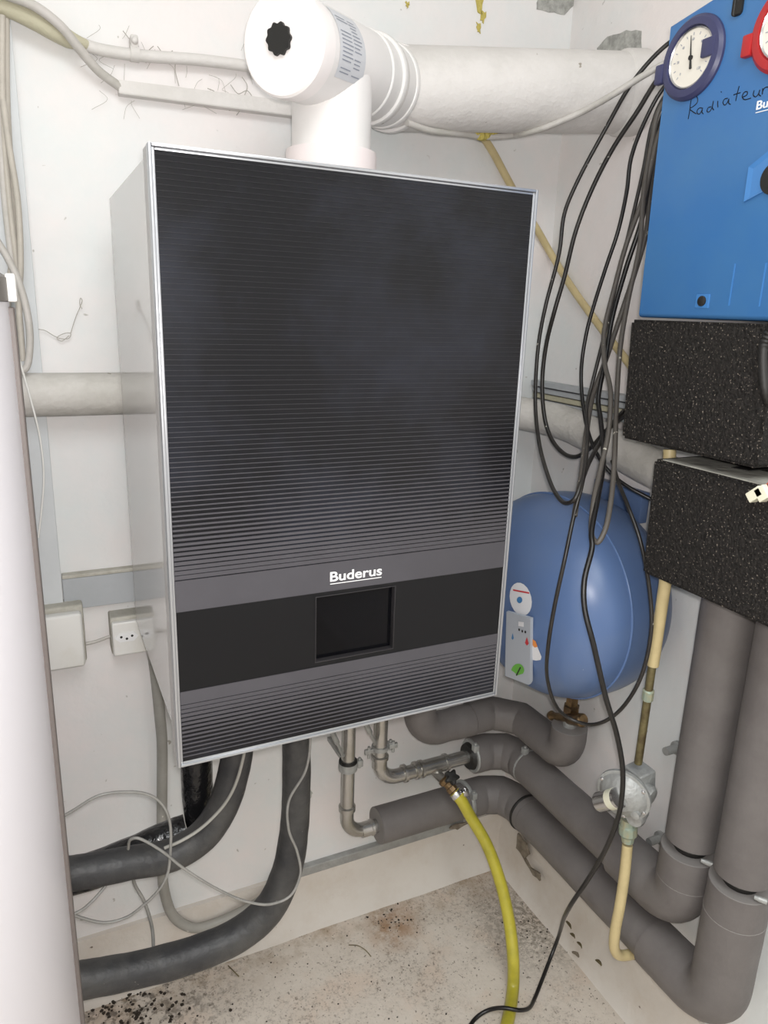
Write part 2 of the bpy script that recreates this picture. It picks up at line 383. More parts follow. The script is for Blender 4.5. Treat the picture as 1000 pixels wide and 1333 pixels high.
# narrow grey rail along the foot of the back wall
tr = box('trim_1', (.285, D - .014, -.632), (Y(600, 1060, D).x, D + .002, -.611), M['zinc'], kind='structure', bev=.002)

# bare mortar where the paint has come off (parts of the walls)
def patch(name, pix, axis, val, parent, m, th=0.0018, jag=0.0015):
    P = []
    for i, (x, y) in enumerate(pix):
        q = pix[(i + 1) % len(pix)]
        for t in (0, .33, .66):
            p = at(x + (q[0] - x) * t, y + (q[1] - y) * t, axis, val)
            for ax in range(3):
                if ax != axis: p[ax] += random.uniform(-jag, jag)
            P.append(p)
    off = [0, 0, 0]; off[axis] = th + .002
    return prism(name, P, off, m, parent)
patch('bare_patch', [(777, 62), (790, 48), (815, 40), (835, 40), (836, 75), (800, 72), (778, 70)], 0, XR - .0012, wr, M['mortar'])
patch('bare_patch', [(700, 0), (722, -8), (760, -8), (745, 8), (735, 20), (722, 17), (700, 12)], 1, D - .0012, wb, M['mortar'])
patch('bare_patch', [(900, 1058), (925, 1060), (957, 1055), (950, 1064), (920, 1072), (900, 1068)], 0, XR - .0012, wr, M['mortar'])
patch('bare_patch', [(382, 1022), (398, 1016), (408, 1032), (404, 1040), (386, 1038)], 1, D - .0012, wb, M['mortar'])
patch('bare_patch', [(587, 1076), (610, 1069), (612, 1071), (596, 1080), (585, 1080)], 1, D - .021, wb, M['mortar_brown'], th=.001)
for pp in ([(673, 1084), (685, 1100), (688, 1112), (683, 1118), (690, 1130), (702, 1138), (702, 1146), (694, 1140), (680, 1115), (672, 1104)],
           [(880, 1215), (888, 1222), (884, 1226)]):
    patch('bare_patch', pp, 0, XR - .021, wr, M['mortar_brown'], th=.003)
# expanding foam smears above the flue
for (x, y, dx, dy) in ((625, 8, 5, 12), (629, 22, 4, 8), (624, 36, 3, 6), (531, 6, 2, 4)):
    patch('foam_smear', [(x - dx, y - dy), (x + dx, y - dy * .7), (x + dx * .5, y + dy), (x - dx * .6, y + dy * .6)], 1, D - .002, wb, M['foamglue'], jag=.002)

# ---------------------------------------------------------------- boiler
bl = thing('boiler', (0.22, 0.18, 0.0), 'wall-hung boiler with ribbed black front and silver rim', 'boiler')
H, W, BD = 0.6595, 0.44, 0.373
box('body', (0.0025, 0.034, 0.030), (W - .0025, BD, H - .006), M['boiler_side'], bl, bev=.0012, smooth=False, label='glossy pale grey casing')
box('cover_frame', (0.0, 0.0125, 0.0), (W, 0.0335, H), M['boiler_edge'], bl, bev=.002, label='grey edge of the front cover')
bm = bmesh.new()
def frame_bars(bm, x0, x1, z0, z1, w_, ya, yb, bev):
    for a, b in (((x0, ya, z0), (x0 + w_, yb, z1)), ((x1 - w_, ya, z0), (x1, yb, z1)),
                 ((x0 + w_, ya, z0), (x1 - w_, yb, z0 + w_)), ((x0 + w_, ya, z1 - w_), (x1 - w_, yb, z1))):
        bbox_bm(bm, a, b, bev)
frame_bars(bm, 0, W, 0, H, .0032, -.001, .0124, .0010)
frame_bars(bm, .0034, W - .0034, .0034, H - .0034, .0026, .0012, .008, .0006)
frombm('trim_frame', bm, M['silver'], bl, label='silver rim')
x0, x1 = .006, W - .006
# panel in segments so that the display is a real recess
DX0, DX1, DZ0, DZ1 = .1675, .2735, .1015, .1875
bm = bmesh.new()
for a, b in (((x0, .0015, .2), (x1, .005, H - .006)), ((x0, .0015, .006), (x1, .005, .094))): bbox_bm(bm, a, b)
pn = frombm('front_panel', bm, M['panel'], bl, label='black glossy front panel')
bm = bmesh.new()
for a, b in (((x0, .0012, .094), (DX0, .005, .2)), ((DX1, .0012, .094), (x1, .005, .2)), ((DX0, .0012, .094), (DX1, .005, DZ0)), ((DX0, .0012, DZ1), (DX1, .005, .2))): bbox_bm(bm, a, b)
frombm('display_band', bm, M['band'], bl, label='plain matt black band')
bm = bmesh.new()
bbox_bm(bm, (x0, .0006, .1925), (x1, .0014, .2285)); bbox_bm(bm, (x0, .0006, .0795), (x1, .0014, .0955))
frombm('grey_band', bm, M['rib'], bl, label='plain grey bands above and below the black band')
bm = bmesh.new(); pitch = .0052
z = .2292 + .0
k = 0
while z < H - .009:
    f = .022 + .85 * math.exp(-(max(0, z - .229) / .064) ** 1.15)
    hgt = pitch * f
    bbox_bm(bm, (x0, .0007, z + (pitch - hgt)), (x1, .0016, z + pitch)); z += pitch
z = .0792
while z > .012:
    f = .10 + .76 * math.exp(-(max(0, .079 - z) / .040) ** 1.25)
    bbox_bm(bm, (x0, .0007, z - pitch), (x1, .0016, z - pitch + pitch * f)); z -= pitch
frombm('rib_lines', bm, M['rib'], bl, smooth=False, kind='stuff')
# recessed display
box('display', (DX0 - .001, .0095, DZ0 - .001), (DX1 + .001, .0115, DZ1 + .001), M['screen'], bl, label='recessed black screen')
bm = bmesh.new()
frame_bars(bm, DX0, DX1, DZ0, DZ1, .0009, .0003, .0100, .0003)
frombm('display_frame', bm, M['screen_edge'], bl)
text('brand_lettering', 'Buderus', (.1853, .0004, .2045), (1, 0, 0), (0, 0, 1), .068, .0122, M['print'], bl, bold=.0145, label='white lettering')
box('lettering_underline', (.1855, .0000, .2012), (.253, .0005, .2020), M['print'], bl)

# ---------------------------------------------------------------- flue
ft = thing('flue_elbow', (0.292, 0.30, H - .006), 'white inspection elbow with round end cap on boiler top', 'flue')
c0 = Vector((.193, .189, .82)); ax = Vector((.779, .621, .089)).normalized()
AU = Vector((ax.y, -ax.x, 0)).normalized(); AV = AU.cross(ax)
if AV.z < 0: AV = -AV
p_out = Vector((.432, .375, .8475)); p_end = Vector((.82, .2711, .8728)); pdir = (p_end - p_out).normalized()
t0 = c0 + ax * .012
Pb = [t0 + ax * (.30 * i / 12) for i in range(13)]
bm = bmesh.new(); sweep_bm(bm, Pb, .0565, 48); frombm('elbow_body', bm, M['white_pp'], ft, smooth=50)
cap = lathe('end_cap', c0, -ax, [(-.022, .0567), (-.0215, .0576), (-.002, .0580), (.003, .0574), (.0055, .055), (.006, .02)], M['cap'], ft, n=48)
bm = bmesh.new(); n = 64; cc = c0 - ax * .0062; u = AU; v = AV
uo = -.003
vs = [bm.verts.new(cc + u * (uo + (.0165 + .0011 * math.cos(10 * a)) * math.cos(a)) + v * (.004 + (.0165 + .0013 * math.cos(10 * a)) * math.sin(a))) for a in [2 * math.pi * i / n for i in range(n)]]
f = bm.faces.new(vs); r = bmesh.ops.extrude_face_region(bm, geom=[f])
for g in r['geom']:
    if isinstance(g, bmesh.types.BMVert): g.co -= ax * .004
frombm('test_port_plug', bm, M['darkplug'], cap, label='dark scalloped plug')
RX, RY = .281, .259
lathe('riser', (RX, RY, .70), (0, 0, 1), [(0, .0535), (.125, .0535)], M['white_pp'], ft, n=48)
lathe('socket_ring', (RX, RY, H - .006), (0, 0, 1), [(0, .0620), (.064, .0620), (.069, .0612), (.0695, .055)], M['pink_pp'], ft, n=48, label='pinkish white socket at the foot')
for a in (-1.95, -.75):
    bm = bmesh.new(); bmesh.ops.create_uvsphere(bm, u_segments=12, v_segments=8, radius=.005, matrix=Matrix.Translation((RX + .061 * math.cos(a), RY + .061 * math.sin(a), H + .033)))
    frombm('socket_screw', bm, M['cap'], ft)
for h0, rr, ww in ((.180, .0585, .006), (.214, .0610, .012), (.262, .0590, .012), (.288, .0615, .014)):
    lathe('collar', c0 + ax * h0, ax, [(0, .056), (.001, rr - .001), (.003, rr), (ww - .003, rr), (ww - .001, rr - .001), (ww, .056)], M['white_pp'], ft, n=48)
lathe('rubber_seal', c0 + ax * .2265, ax, [(0, .056), (.001, .0592), (.006, .0592), (.007, .056)], M['dusty'], ft, n=48)
# label sheet on the elbow body
def sheet(name, s0, s1, a0, a1, rad, m, parent):
    bm = bmesh.new(); rows = []
    uu = AU; vv = AV
    for i in range(7):
        s_ = s0 + (s1 - s0) * i / 6; row = []
        for k_ in range(13):
            a = a0 + (a1 - a0) * k_ / 12
            p = t0 + ax * s_; row.append(bm.verts.new(p + rad * (math.cos(a) * uu + math.sin(a) * vv)))
        rows.append(row)
    for r0, r1 in zip(rows, rows[1:]):
        for k_ in range(12): bm.faces.new((r0[k_], r0[k_ + 1], r1[k_ + 1], r1[k_]))
    return frombm(name, bm, m, parent, smooth=True)
ls = sheet('label_sheet', .022, .088, -.60, .85, .0569, M['sheet'], ft)
bm = bmesh.new(); uu = AU
for i in range(15):
    a = -.48 + i * .078
    for (sa, sb) in ((.028, .050 + .006 * random.random()), (.058, .072 + .008 * random.random())):
        if random.random() < .15: continue
        pts = []
        for s_, aa in ((sa, a), (sb, a), (sb, a + .022), (sa, a + .022)):
            pts.append(bm.verts.new(t0 + ax * s_ + .0572 * (math.cos(aa) * uu + math.sin(aa) * AV)))
        bm.faces.new(pts)
frombm('label_print', bm, M['ink'], ls, smooth=False)
fp = thing('flue_pipe', p_out - Vector((0, 0, .059)), 'thick dusty white flue pipe running from elbow into right wall', 'flue')
tube('pipe', dense([p_out - pdir * .004, p_end + pdir * .02], .03), .0588, M['dusty'], fp, n=48)
lathe('wall_seal', p_end - pdir * .035, pdir, [(0, .0590), (.004, .0625), (.012, .063), (.036, .063)], M['dusty'], fp, n=48)

# ---------------------------------------------------------------- storage tank
TX, TY, TR = -.428, .083, .30
ztop = Y(5, 352, .1).z
tk = thing('storage_tank', (TX, TY, ZF), 'tall white round hot water tank at left edge with dark strip', 'tank')
lathe('jacket', (TX, TY, ZF + .02), (0, 0, 1), [(0, TR - .004), (.01, TR), (ztop - ZF - .05, TR)], M['tank'], tk, n=160)
lathe('lid', (TX, TY, ztop - .03), (0, 0, 1), [(0, TR - .001), (.001, TR + .003), (.022, TR + .003), (.030, TR - .01)], M['tank_lid'], tk, n=120)
lathe('foot_ring', (TX, TY, ZF), (0, 0, 1), [(0, TR - .02), (.021, TR - .02)], M['tank_strip'], tk, n=60)
bm = bmesh.new()
Rz = Matrix.Translation((TX, TY, 0)) @ Matrix.Rotation(math.radians(-2), 4, 'Z')
bbox_bm(bm, (TR - .002, -.012, ZF + .03), (TR + .0045, .012, ztop - .035), .001, 1, Rz)
frombm('closing_strip', bm, M['tank_strip'], tk, label='dark closing strip')
bm = bmesh.new(); bbox_bm(bm, (TR, -.030, ztop - .030), (TR + .009, -.006, ztop - .004), .002, 2, Rz)
frombm('lid_clip', bm, M['plastic'], tk, label='white lid clip')

# ---------------------------------------------------------------- left wall things
BX = Y(43, 350, .455).x
box('trim_2', (-.36, D - .018, -.028), (BX, D + .002, ZC), M['board'], kind='structure', bev=.001)
def strip(name, a, b, **k): return box(name, a, b, **k)
sh = thing('wall_rail', (0.1, D, .034), 'pale grey board with dusty top low behind boiler, left side', 'board')
box('board', (BX + .001, D - .016, .034), (.34, D, .087), M['board_dark'], sh, bev=.001)
box('dust_layer', (BX + .001, D - .0165, .087), (.34, D, .0935), M['plastic_dirty'], sh, bev=.002)
# large painted wall pipe
WP = .383
wp = thing('wall_pipe', (.2, .425, WP - .031), 'thick dusty white pipe along the wall behind the boiler', 'pipe')
path = catmull([(-.5, .422, WP), (-.1, .422, WP), (.30, .422, WP - .002), (.55, .424, WP - .022), (.70, .415, .340), (.755, .375, .332), (.777, .31, .326), (.785, .20, .305), (.785, .107, .287), (.785, -.05, .265), (.785, -.28, .24)], 10)
tube('pipe', dense(path, .02), .0315, M['grimy'], wp, n=28)
# ledge above it on the right wall
rl = thing('ledge', (.8, .2, WP), 'grey ledge board on right wall above thick pipe', 'ledge')
prism('board', [(XR - .026, -.27, .388), (XR - .026, D - .004, .393), (XR, D - .004, .393), (XR, -.27, .388)], (0, 0, -.010), M['board_dark'], rl, bev=.001)
for i, (dz, dx) in enumerate(((.013, .022), (.0245, .019), (.036, .022))):
    prism('lower_moulding', [(XR - dx, -.27, .388 - dz), (XR - dx, D - .004, .393 - dz), (XR, D - .004, .393 - dz), (XR, -.27, .388 - dz)], (0, 0, -.0095), M['putty'] if i == 1 else M['board_dark'], rl, bev=.0015)
# junction box
jb = thing('junction_box', (-.11, D, -.075), 'square white junction box at left beside the tank', 'box')
J = [Y(65, 800, .405), Y(112, 865, .405)]
box('lid', (-.150, .402, J[1].z - .002), (J[1].x, .4225, J[0].z - .004), M['plastic'], jb, bev=.006, seg=3)
box('base', (-.152, .422, J[1].z - .003), (J[1].x + .003, D, J[0].z + .003), M['plastic_dirty'], jb, bev=.004)
# socket
sk = thing('wall_socket', (.0, D, -.05), 'white Swiss-type wall socket between tank and boiler', 'socket')
s0 = Y(146, 812, .415); s1 = Y(150, 855, .415)
sx0, sx1, sz0, sz1 = s0.x - .001, s0.x + .078, s1.z, s0.z
box('base', (sx0 - .0015, .424, sz0 - .0005), (sx1 + .0015, D, sz1 + .006), M['plastic_dirty'], sk, bev=.003)
fc = box('cover', (sx0, .4145, sz0), (sx1, .425, sz1), M['plastic'], sk, bev=.003)
oc = Y(165, 829, .414)
bm = bmesh.new(); pts = []
for a, b in ((-.019, 0), (-.011, .008), (.011, .008), (.019, 0), (.011, -.008), (-.011, -.008)): pts.append(bm.verts.new((oc.x + a, .4128, oc.z + b)))
f = bm.faces.new(pts); r = bmesh.ops.extrude_face_region(bm, geom=[f])
for g in r['geom']:
    if isinstance(g, bmesh.types.BMVert): g.co.y += .003
out = frombm('outlet_insert', bm, M['print'], sk)
for a, b in ((-.0085, .0012), (.0085, .0012), (0, -.0028)):
    lathe('contact_hole', (oc.x + a, .4129, oc.z + b), (0, -1, 0), [(0, .0021), (.0003, .0021)], M['darkplug'], out, n=12)
tube('connecting_cable', catmull([(J[1].x + .001, .445, Y(114, 838, .445).z), Y(125, 835, .445), (sx0 + .002, .445, Y(134, 829, .445).z)]), .0028, M['cable_w'], label='short white cable joining the junction box to the socket', cat='cable')
# cable duct and painted pipe high on the back wall
cdt = thing('cable_duct', (.17, D, .80), 'slim white cable duct on wall above boiler', 'duct')
a, b = Y(154, 108, .445), Y(385, 152, .445)
bm = bmesh.new(); zc = Y(154, 104, .445).z; zl = Y(154, 122, .445).z; zr1 = Y(380, 131, .445).z; zr0 = Y(380, 151, .445).z
P = [Vector((a.x, .442, zl)), Vector((a.x, .442, zc)), Vector((b.x + .02, .442, zr1)), Vector((b.x + .02, .442, zr0))]
prism('duct_cover', P, (0, .019, 0), M['dusty'], cdt, bev=.001)
pp = thing('painted_pipe', (.1, D, .84), 'thin painted pipe with clamp above the cable duct', 'pipe')
P = [Y(104, 56, .447), Y(128, 64, .447), Y(180, 72, .447), Y(260, 78, .447), Y(340, 88, .447), Y(420, 96, .447)]
tube('pipe', catmull(P), .0078, M['dusty'], pp, n=16)
cpt = Y(175, 70, .447)
bm = bmesh.new(); lathe_bm(bm, cpt - Vector((.006, 0, 0)), (1, 0, 0), [(0, .0105), (.012, .0105)], 20)
bbox_bm(bm, (cpt.x - .005, .438, cpt.z + .006), (cpt.x + .005, .459, cpt.z + .022), .002)
bmesh.ops.create_uvsphere(bm, u_segments=10, v_segments=8, radius=.005, matrix=Matrix.Translation((cpt.x, .437, cpt.z + .014)))
frombm('pipe_clamp', bm, M['dusty'], pp)
Pq = catmull([Y(-25, 0, .43), Y(10, 10, .43), Y(45, 27, .432), Y(72, 42, .435), Y(95, 53, .442), Y(118, 60, .446)])
tube('putty_hose', Pq, [.0115 - .006 * max(0, (i / (len(Pq) - 1) - .75) / .25) for i in range(len(Pq))], M['putty'], n=16,
     label='yellowish hose under the arched cable, top left corner', cat='hose')
tube('arched_cable', catmull([Y(-30, -18, .41), Y(10, -6, .41), Y(45, 8, .412), Y(78, 33, .418), Y(104, 64, .428), Y(128, 92, .440), Y(156, 113, .448)]), .0062, M['cable_w'], n=16,
     label='thick pale cable arching down into the white cable duct', cat='cable')
# hanging cables in front of the grey board
def hang(pts, y, r, m, label):
    tube('hanging_cable', catmull([Y(a, b, y) for a, b in pts]), r, m, n=10, label=label, cat='cable', group='pale cables hanging beside the tank')
hang([(-4, 20), (-1, 150), (6, 260), (14, 330), (24, 400), (30, 470)], .425, .0042, M['cable_w'], 'leftmost pale cable hanging above the tank')
hang([(3, 20), (3, 120), (9, 230), (20, 330), (26, 380), (22, 450)], .424, .004, M['cable_beige'], 'second hanging cable from the left, crossing behind its neighbours')
hang([(8, 20), (9, 130), (15, 240), (18, 330), (13, 360), (9, 420)], .434, .0042, M['cable_beige'], 'beige hanging cable curving left towards the tank lid')
hang([(4, 130), (12, 190), (23, 260), (27, 340), (25, 400), (30, 470)], .415, .004, M['cable_beige'], 'third beige hanging cable, straightest of the bundle')
hang([(-6, 310), (10, 336), (24, 366), (36, 410), (39, 450), (33, 480), (22, 484)], .40, .0048, M['cable_w'], 'hanging cable that bows out right at the tank lid')
hang([(20, 452), (28, 478), (40, 520), (52, 570), (57, 620), (54, 665), (50, 700)], .37, .0014, M['plastic'], 'very thin white cable dangling over the thick wall pipe')
# dusty cobwebs on the wall
def web(pts, lbl, r=.0006):
    bm = bmesh.new()
    for P in pts:
        sweep_bm(bm, catmull([Y(a, b, D - .006) for a, b in P], 5), r, 5)
    frombm('cobweb', bm, M['web'], label=lbl, cat='cobweb', kind='stuff')
web([[(42, 428), (58, 430), (70, 437), (80, 441), (90, 440), (92, 434), (84, 434), (74, 440), (80, 444), (90, 437)], [(92, 434), (99, 412), (105, 398), (107, 391), (105, 388), (104, 396), (107, 402)]],
    'grey cobweb tangle on the wall left of the boiler')
web([[(160, 40), (172, 55), (185, 70), (200, 60)], [(230, 70), (228, 90), (233, 112)], [(270, 115), (280, 120), (276, 128)], [(300, 110), (310, 122), (322, 118), (330, 128)], [(205, 60), (215, 72), (225, 66)], [(315, 100), (322, 112), (318, 125)], [(305, 135), (312, 143), (308, 150)]],
    'dusty cobweb wisps around the painted pipe and duct')

web([[(x0, y0), (x0 + random.uniform(-14, 14), y0 + random.uniform(4, 14)), (x0 + random.uniform(-18, 18), y0 + random.uniform(14, 26))] for x0, y0 in
     [(random.uniform(120, 330), random.uniform(30, 135)) for _ in range(26)]], 'fine dusty threads on the wall between duct and flue', r=.00028)
# ---------------------------------------------------------------- foam-covered pipes under the boiler (left)
BY = .20
pa = thing('black_insulated_pipe', (.0, BY, -.30), 'black foam-covered pipe from tank curving up to boiler, middle one', 'pipe')
P = catmull([Y(40, 1143, BY), Y(100, 1136, BY), Y(170, 1123, BY), Y(225, 1112, BY), Y(264, 1088, BY), Y(290, 1050, BY), Y(303, 1010, BY), Y(309, 975, BY), Vector((.118, BY, -.05)), Vector((.118, BY, .032))], 8)
tube('foam_sleeve', P, .0240, M['rubber'], pa, n=24, wob=.03)
pbp = thing('black_insulated_pipe', (.05, .26, -.30), 'shiny taped black pipe behind the middle one, leftmost under boiler', 'pipe')
P = catmull([Y(60, 1150, .265), Y(115, 1135, .262), Y(170, 1113, .26), Y(215, 1092, .258), Y(243, 1082, .256)], 8)
tube('foam_sleeve', P, .027, M['rubber_shiny'], pbp, n=22, wob=.06)
P = catmull([Y(266, 1082, .255), Y(259, 1050, .255), Y(256, 1000, .255), Vector((.067, .255, -.12)), Vector((.067, .255, .032))], 8)
tube('taped_riser', P, .0245, M['rubber_shiny'], pbp, n=22, wob=.05)
pc = thing('black_insulated_pipe', (.1, BY, -.48), 'lowest black foam-covered pipe sweeping from tank up to boiler', 'pipe')
P = catmull([Y(60, 1285, BY), Y(112, 1275, BY), Y(180, 1262, BY), Y(250, 1243, BY), Y(310, 1217, BY), Y(350, 1183, BY), Y(373, 1135, BY), Y(383, 1080, BY), Y(386, 1020, BY), Y(386, 965, BY), Vector((.212, BY, -.05)), Vector((.21, BY, .032))], 8)
tube('foam_sleeve', P, [(.0265 if i < 38 else .0265 - .0040 * min(1, (i - 38) / 25)) for i in range(len(P))], M['rubber'], pc, n=24, wob=.03)
# grey conduit
tube('grey_conduit', catmull([Y(196, 830, .44), Y(203, 880, .44), Y(208, 930, .44), Y(211, 965, .44), Y(211, 1030, .44), Y(211, 1110, .44), Y(214, 1160, .44), Y(228, 1195, .44), Y(255, 1208, .44), Y(290, 1198, .44), Y(330, 1178, .435), Y(352, 1162, .43), Y(375, 1140, .43)]), .0095, M['conduit'], n=16,
     label='pale grey conduit dropping below the boiler and bending right', cat='conduit')
def thin(pts, label, r=.0021, m=None, sub=8):
    tube('thin_cable', catmull([Y(*p) for p in pts], sub), r, m or M['cable_g'], n=8, label=label, cat='cable', group='thin grey cables looping beside the tank')
thin([(60, 1075, .17), (92, 1057, .165), (128, 1036, .16), (160, 1031, .16), (192, 1034, .16), (211, 1047, .16), (221, 1070, .16), (222, 1106, .158), (218, 1138, .158), (208, 1157, .16), (186, 1179, .165), (165, 1194, .17), (138, 1201, .17), (104, 1194, .17), (70, 1180, .17)],
     'thin grey cable making a big round loop beside the tank')
thin([(401, 925, .165), (404, 965, .163), (398, 1003, .160), (376, 1043, .157), (376, 1080, .155), (387, 1109, .157), (391, 1138, .155), (378, 1166, .152), (352, 1177, .15), (323, 1174, .15), (288, 1160, .15), (240, 1131, .15), (208, 1106, .152), (179, 1091, .158), (170, 1093, .165), (167, 1105, .18)],
     'thin grey cable winding down the lowest black pipe and back')
thin([(321, 960, .168), (316, 990, .168), (305, 1025, .168), (290, 1050, .168), (262, 1078, .168), (235, 1095, .168), (214, 1104, .17)], 'thin pale cable lying on the curve of the middle black pipe', r=.0024, m=M['conduit'])
thin([(146, 1140, .2), (136, 1155, .19), (118, 1175, .18), (104, 1186, .17), (80, 1196, .17)], 'short thin cable from middle black pipe back to the tank')
thin([(172, 1130, .24), (175, 1150, .24), (187, 1172, .24), (195, 1195, .24), (199, 1215, .24), (200, 1245, .23)], 'short thin cable hanging between two black pipes', r=.0026)

# ---------------------------------------------------------------- right group: two heating pipes
PY, PX = .36, .74
ZL = -.481; ZU = -.3755
xa = Y(453, 1000, PY).x; xb = Y(495, 970, PY).x
def clampring(name, c, axis, r, parent, m='zinc', bolt=None, w_=.012):
    bm = bmesh.new(); lathe_bm(bm, Vector(c) - Vector(axis) * w_ / 2, axis, [(0, r * .96), (0, r), (w_ * .3, r * 1.03), (w_ * .7, r * 1.03), (w_, r), (w_, r * .96)], 28)
    if bolt is not None:
        b = Vector(bolt); q = Vector(c) + b * (r + .006)
        bbox_bm(bm, q - Vector((.006, .006, .007)), q + Vector((.006, .006, .007)), .0015)
        lathe_bm(bm, q - Vector((0, 0, .011)), (0, 0, 1), [(0, .0028), (.022, .0028)], 8)
    return frombm(name, bm, M[m], parent)
# lower pipe
h1 = thing('heating_pipe', (.6, PY, ZL - .037), 'lower grey-insulated heating pipe round the corner, from left steel riser', 'pipe')
P = fillet([(xa, PY - .06, .031), (xa, PY - .06, -.05), (xa, PY, -.13), (xa, PY, ZL + .002), (Y(492, 1075, PY).x + .01, PY, ZL)], [.03, .03, .038], 8)
tube('steel_riser', P, .0135, M['steel'], h1, n=20)
lathe('press_fitting', (xa, PY, Y(453, 1051, PY).z), (0, 0, 1), [(-.006, .0135), (-.005, .0165), (.004, .0168), (.006, .0135)], M['steel'], h1, n=24)
lathe('press_fitting', (Y(470, 1077, PY).x, PY, ZL), (1, 0, 0), [(0, .0148), (.02, .0148), (.021, .0162), (.026, .0162), (.027, .0148)], M['steel'], h1, n=24)
zc_ = Y(455, 996, PY).z
clampring('pipe_clamp', (xa, PY, zc_), (0, 0, 1), .018, h1, 'zinc', (1, 0, 0), .016)
clampring('clamp_rubber', (xa, PY, zc_ + .009), (0, 0, 1), .0172, h1, 'darkplug', None, .006)
box('clamp_stem', (xa - .004, PY + .015, zc_ - .004), (xa + .004, D - .001, zc_ + .004), M['zinc'], h1)
xs = Y(491, 1075, PY).x
tube('insulation_sleeve', dense([(xs, PY, ZL), (.655, PY, ZL)], .01), .0365, M['foam'], h1, n=32, wob=.012)
lathe('sleeve_end', (xs - .0005, PY, ZL), (-1, 0, 0), [(0, .036), (.0006, .0355), (.0006, .0135)], M['foam_edge'], h1, n=32)
P = fillet([(.64, PY, ZL), (PX, PY, ZL), (PX, PY - .10, ZL)], .055, 2)
tube('corner_sleeve', dense(P, .008), .039, M['foam'], h1, n=32, wob=.03)
clampring('hose_band', (.642, PY, ZL), (1, 0, 0), .0405, h1, 'zinc', (0, -.7, .7), .009)
clampring('hose_band', (PX, PY - .085, ZL), (0, 1, 0), .0405, h1, 'darkplug', None, .006)
VY2 = -.206
P = [(PX, PY - .085, ZL), (PX, -.085, ZL)]
tube('insulation_sleeve', dense(P, .012), .0375, M['foam'], h1, n=32, wob=.012)
g2 = X(980, 1158, PX).z
P = fillet([(PX, -.08, ZL), (PX, VY2, ZL), (PX, VY2, g2 - .004)], .05, 12)
tube('elbow_sleeve', dense(P, .01), .0425, M['foam'], h1, n=32, wob=.012)
lathe('sleeve_end', (PX, VY2, g2 - .004), (0, 0, 1), [(0, .042), (.0006, .0415), (.0006, .02)], M['foam_edge'], h1, n=32)
lathe('bare_pipe', (PX, VY2, g2 - .01), (0, 0, 1), [(0, .024), (.03, .024)], M['darkplug'], h1, n=24)
tube('riser_sleeve', dense([(PX, VY2, g2 + .015), (PX, VY2 + .002, .24)], .02), .0385, M['foam'], h1, n=32, wob=.012)
clampring('pipe_clamp', (PX, VY2, g2 + .004), (0, 0, 1), .026, h1, 'darkplug', None, .007)
lathe('clamp_bolt', (PX - .012, VY2 - .036, g2 + .004), (.5, -.8, 0), [(-.004, .003), (.004, .004), (.012, .004)], M['zinc'], h1, n=10)
# upper pipe
h2 = thing('heating_pipe', (.6, PY, ZU - .037), 'upper grey-insulated heating pipe round the corner, with drain tap', 'pipe')
P = fillet([(xb - .01, PY - .06, .031), (xb - .01, PY - .06, -.03), (xb, PY, -.10), (xb, PY, ZU - .001), (Y(608, 985, PY).x + .03, PY, ZU)], [.03, .03, .04], 8)
tube('steel_riser', P, .0140, M['steel'], h2, n=20)
lathe('press_fitting', (xb, PY, Y(495, 984, PY).z), (0, 0, 1), [(-.024, .0150), (-.006, .0150), (-.005, .0175), (.002, .0175), (.004, .0140)], M['steel'], h2, n=24)
for xx in (Y(526, 1014, PY).x, Y(541, 1008, PY).x, Y(548, 1006, PY).x, Y(580, 994, PY).x):
    lathe('press_ring', (xx, PY, ZU), (1, 0, 0), [(-.004, .0142), (-.003, .0180), (.003, .0180), (.004, .0142)], M['steel'], h2, n=24)
lathe('tee_fitting', (Y(548, 1006, PY).x, PY, ZU), (1, 0, 0), [(0, .0158), (Y(580, 994, PY).x - Y(548, 1006, PY).x, .0158)], M['steel'], h2, n=24)
zc_ = Y(497, 972, PY).z
clampring('pipe_clamp', (xb, PY, zc_), (0, 0, 1), .0165, h2, 'zinc', (1, 0, 0), .008)
for sx in (-1, 1):
    bm = bmesh.new()
    q = Vector((xb + sx * .026, PY - .005, zc_))
    bbox_bm(bm, q - Vector((.009, .003, .005)), q + Vector((.009, .003, .005)), .001)
    lathe_bm(bm, q - Vector((0, 0, .014)), (0, 0, 1), [(0, .003), (.024, .003)], 10)
    frombm('clamp_bolt', bm, M['zinc'], h2)
xi = Y(612, 985, PY).x
P = fillet([(xi + .004, PY, ZU), (PX, PY, ZU), (PX, PY - .075, ZU)], .05, 2)
tube('corner_sleeve', dense(P, .008), .0375, M['foam'], h2, n=32, wob=.03)
clampring('hose_band', (xi + .006, PY, ZU), (1, 0, 0), .034, h2, 'zinc', (-.2, -.5, .8), .012)
lathe('rubber_collar', (xi - .004, PY, ZU), (1, 0, 0), [(-.004, .014), (-.004, .026), (.003, .028), (.006, .03)], M['darkplug'], h2, n=24)
clampring('hose_band', (PX, PY - .078, ZU), (0, 1, 0), .036, h2, 'zinc', (-.3, 0, .95), .008)
VY1 = -.117
tube('insulation_sleeve', dense([(PX, PY - .075, ZU), (PX, .005, ZU)], .012), .0365, M['foam'], h2, n=32, wob=.012)
g1 = X(888, 1092, PX).z
P = fillet([(PX, .01, ZU), (PX, VY1, ZU), (PX, VY1, g1 - .004)], .05, 12)
tube('elbow_sleeve', dense(P, .01), .0425, M['foam'], h2, n=32, wob=.012)
lathe('sleeve_end', (PX, VY1, g1 - .004), (0, 0, 1), [(0, .042), (.0006, .0415), (.0006, .02)], M['foam_edge'], h2, n=32)
lathe('bare_pipe', (PX, VY1, g1 - .01), (0, 0, 1), [(0, .024), (.03, .024)], M['darkplug'], h2, n=24)
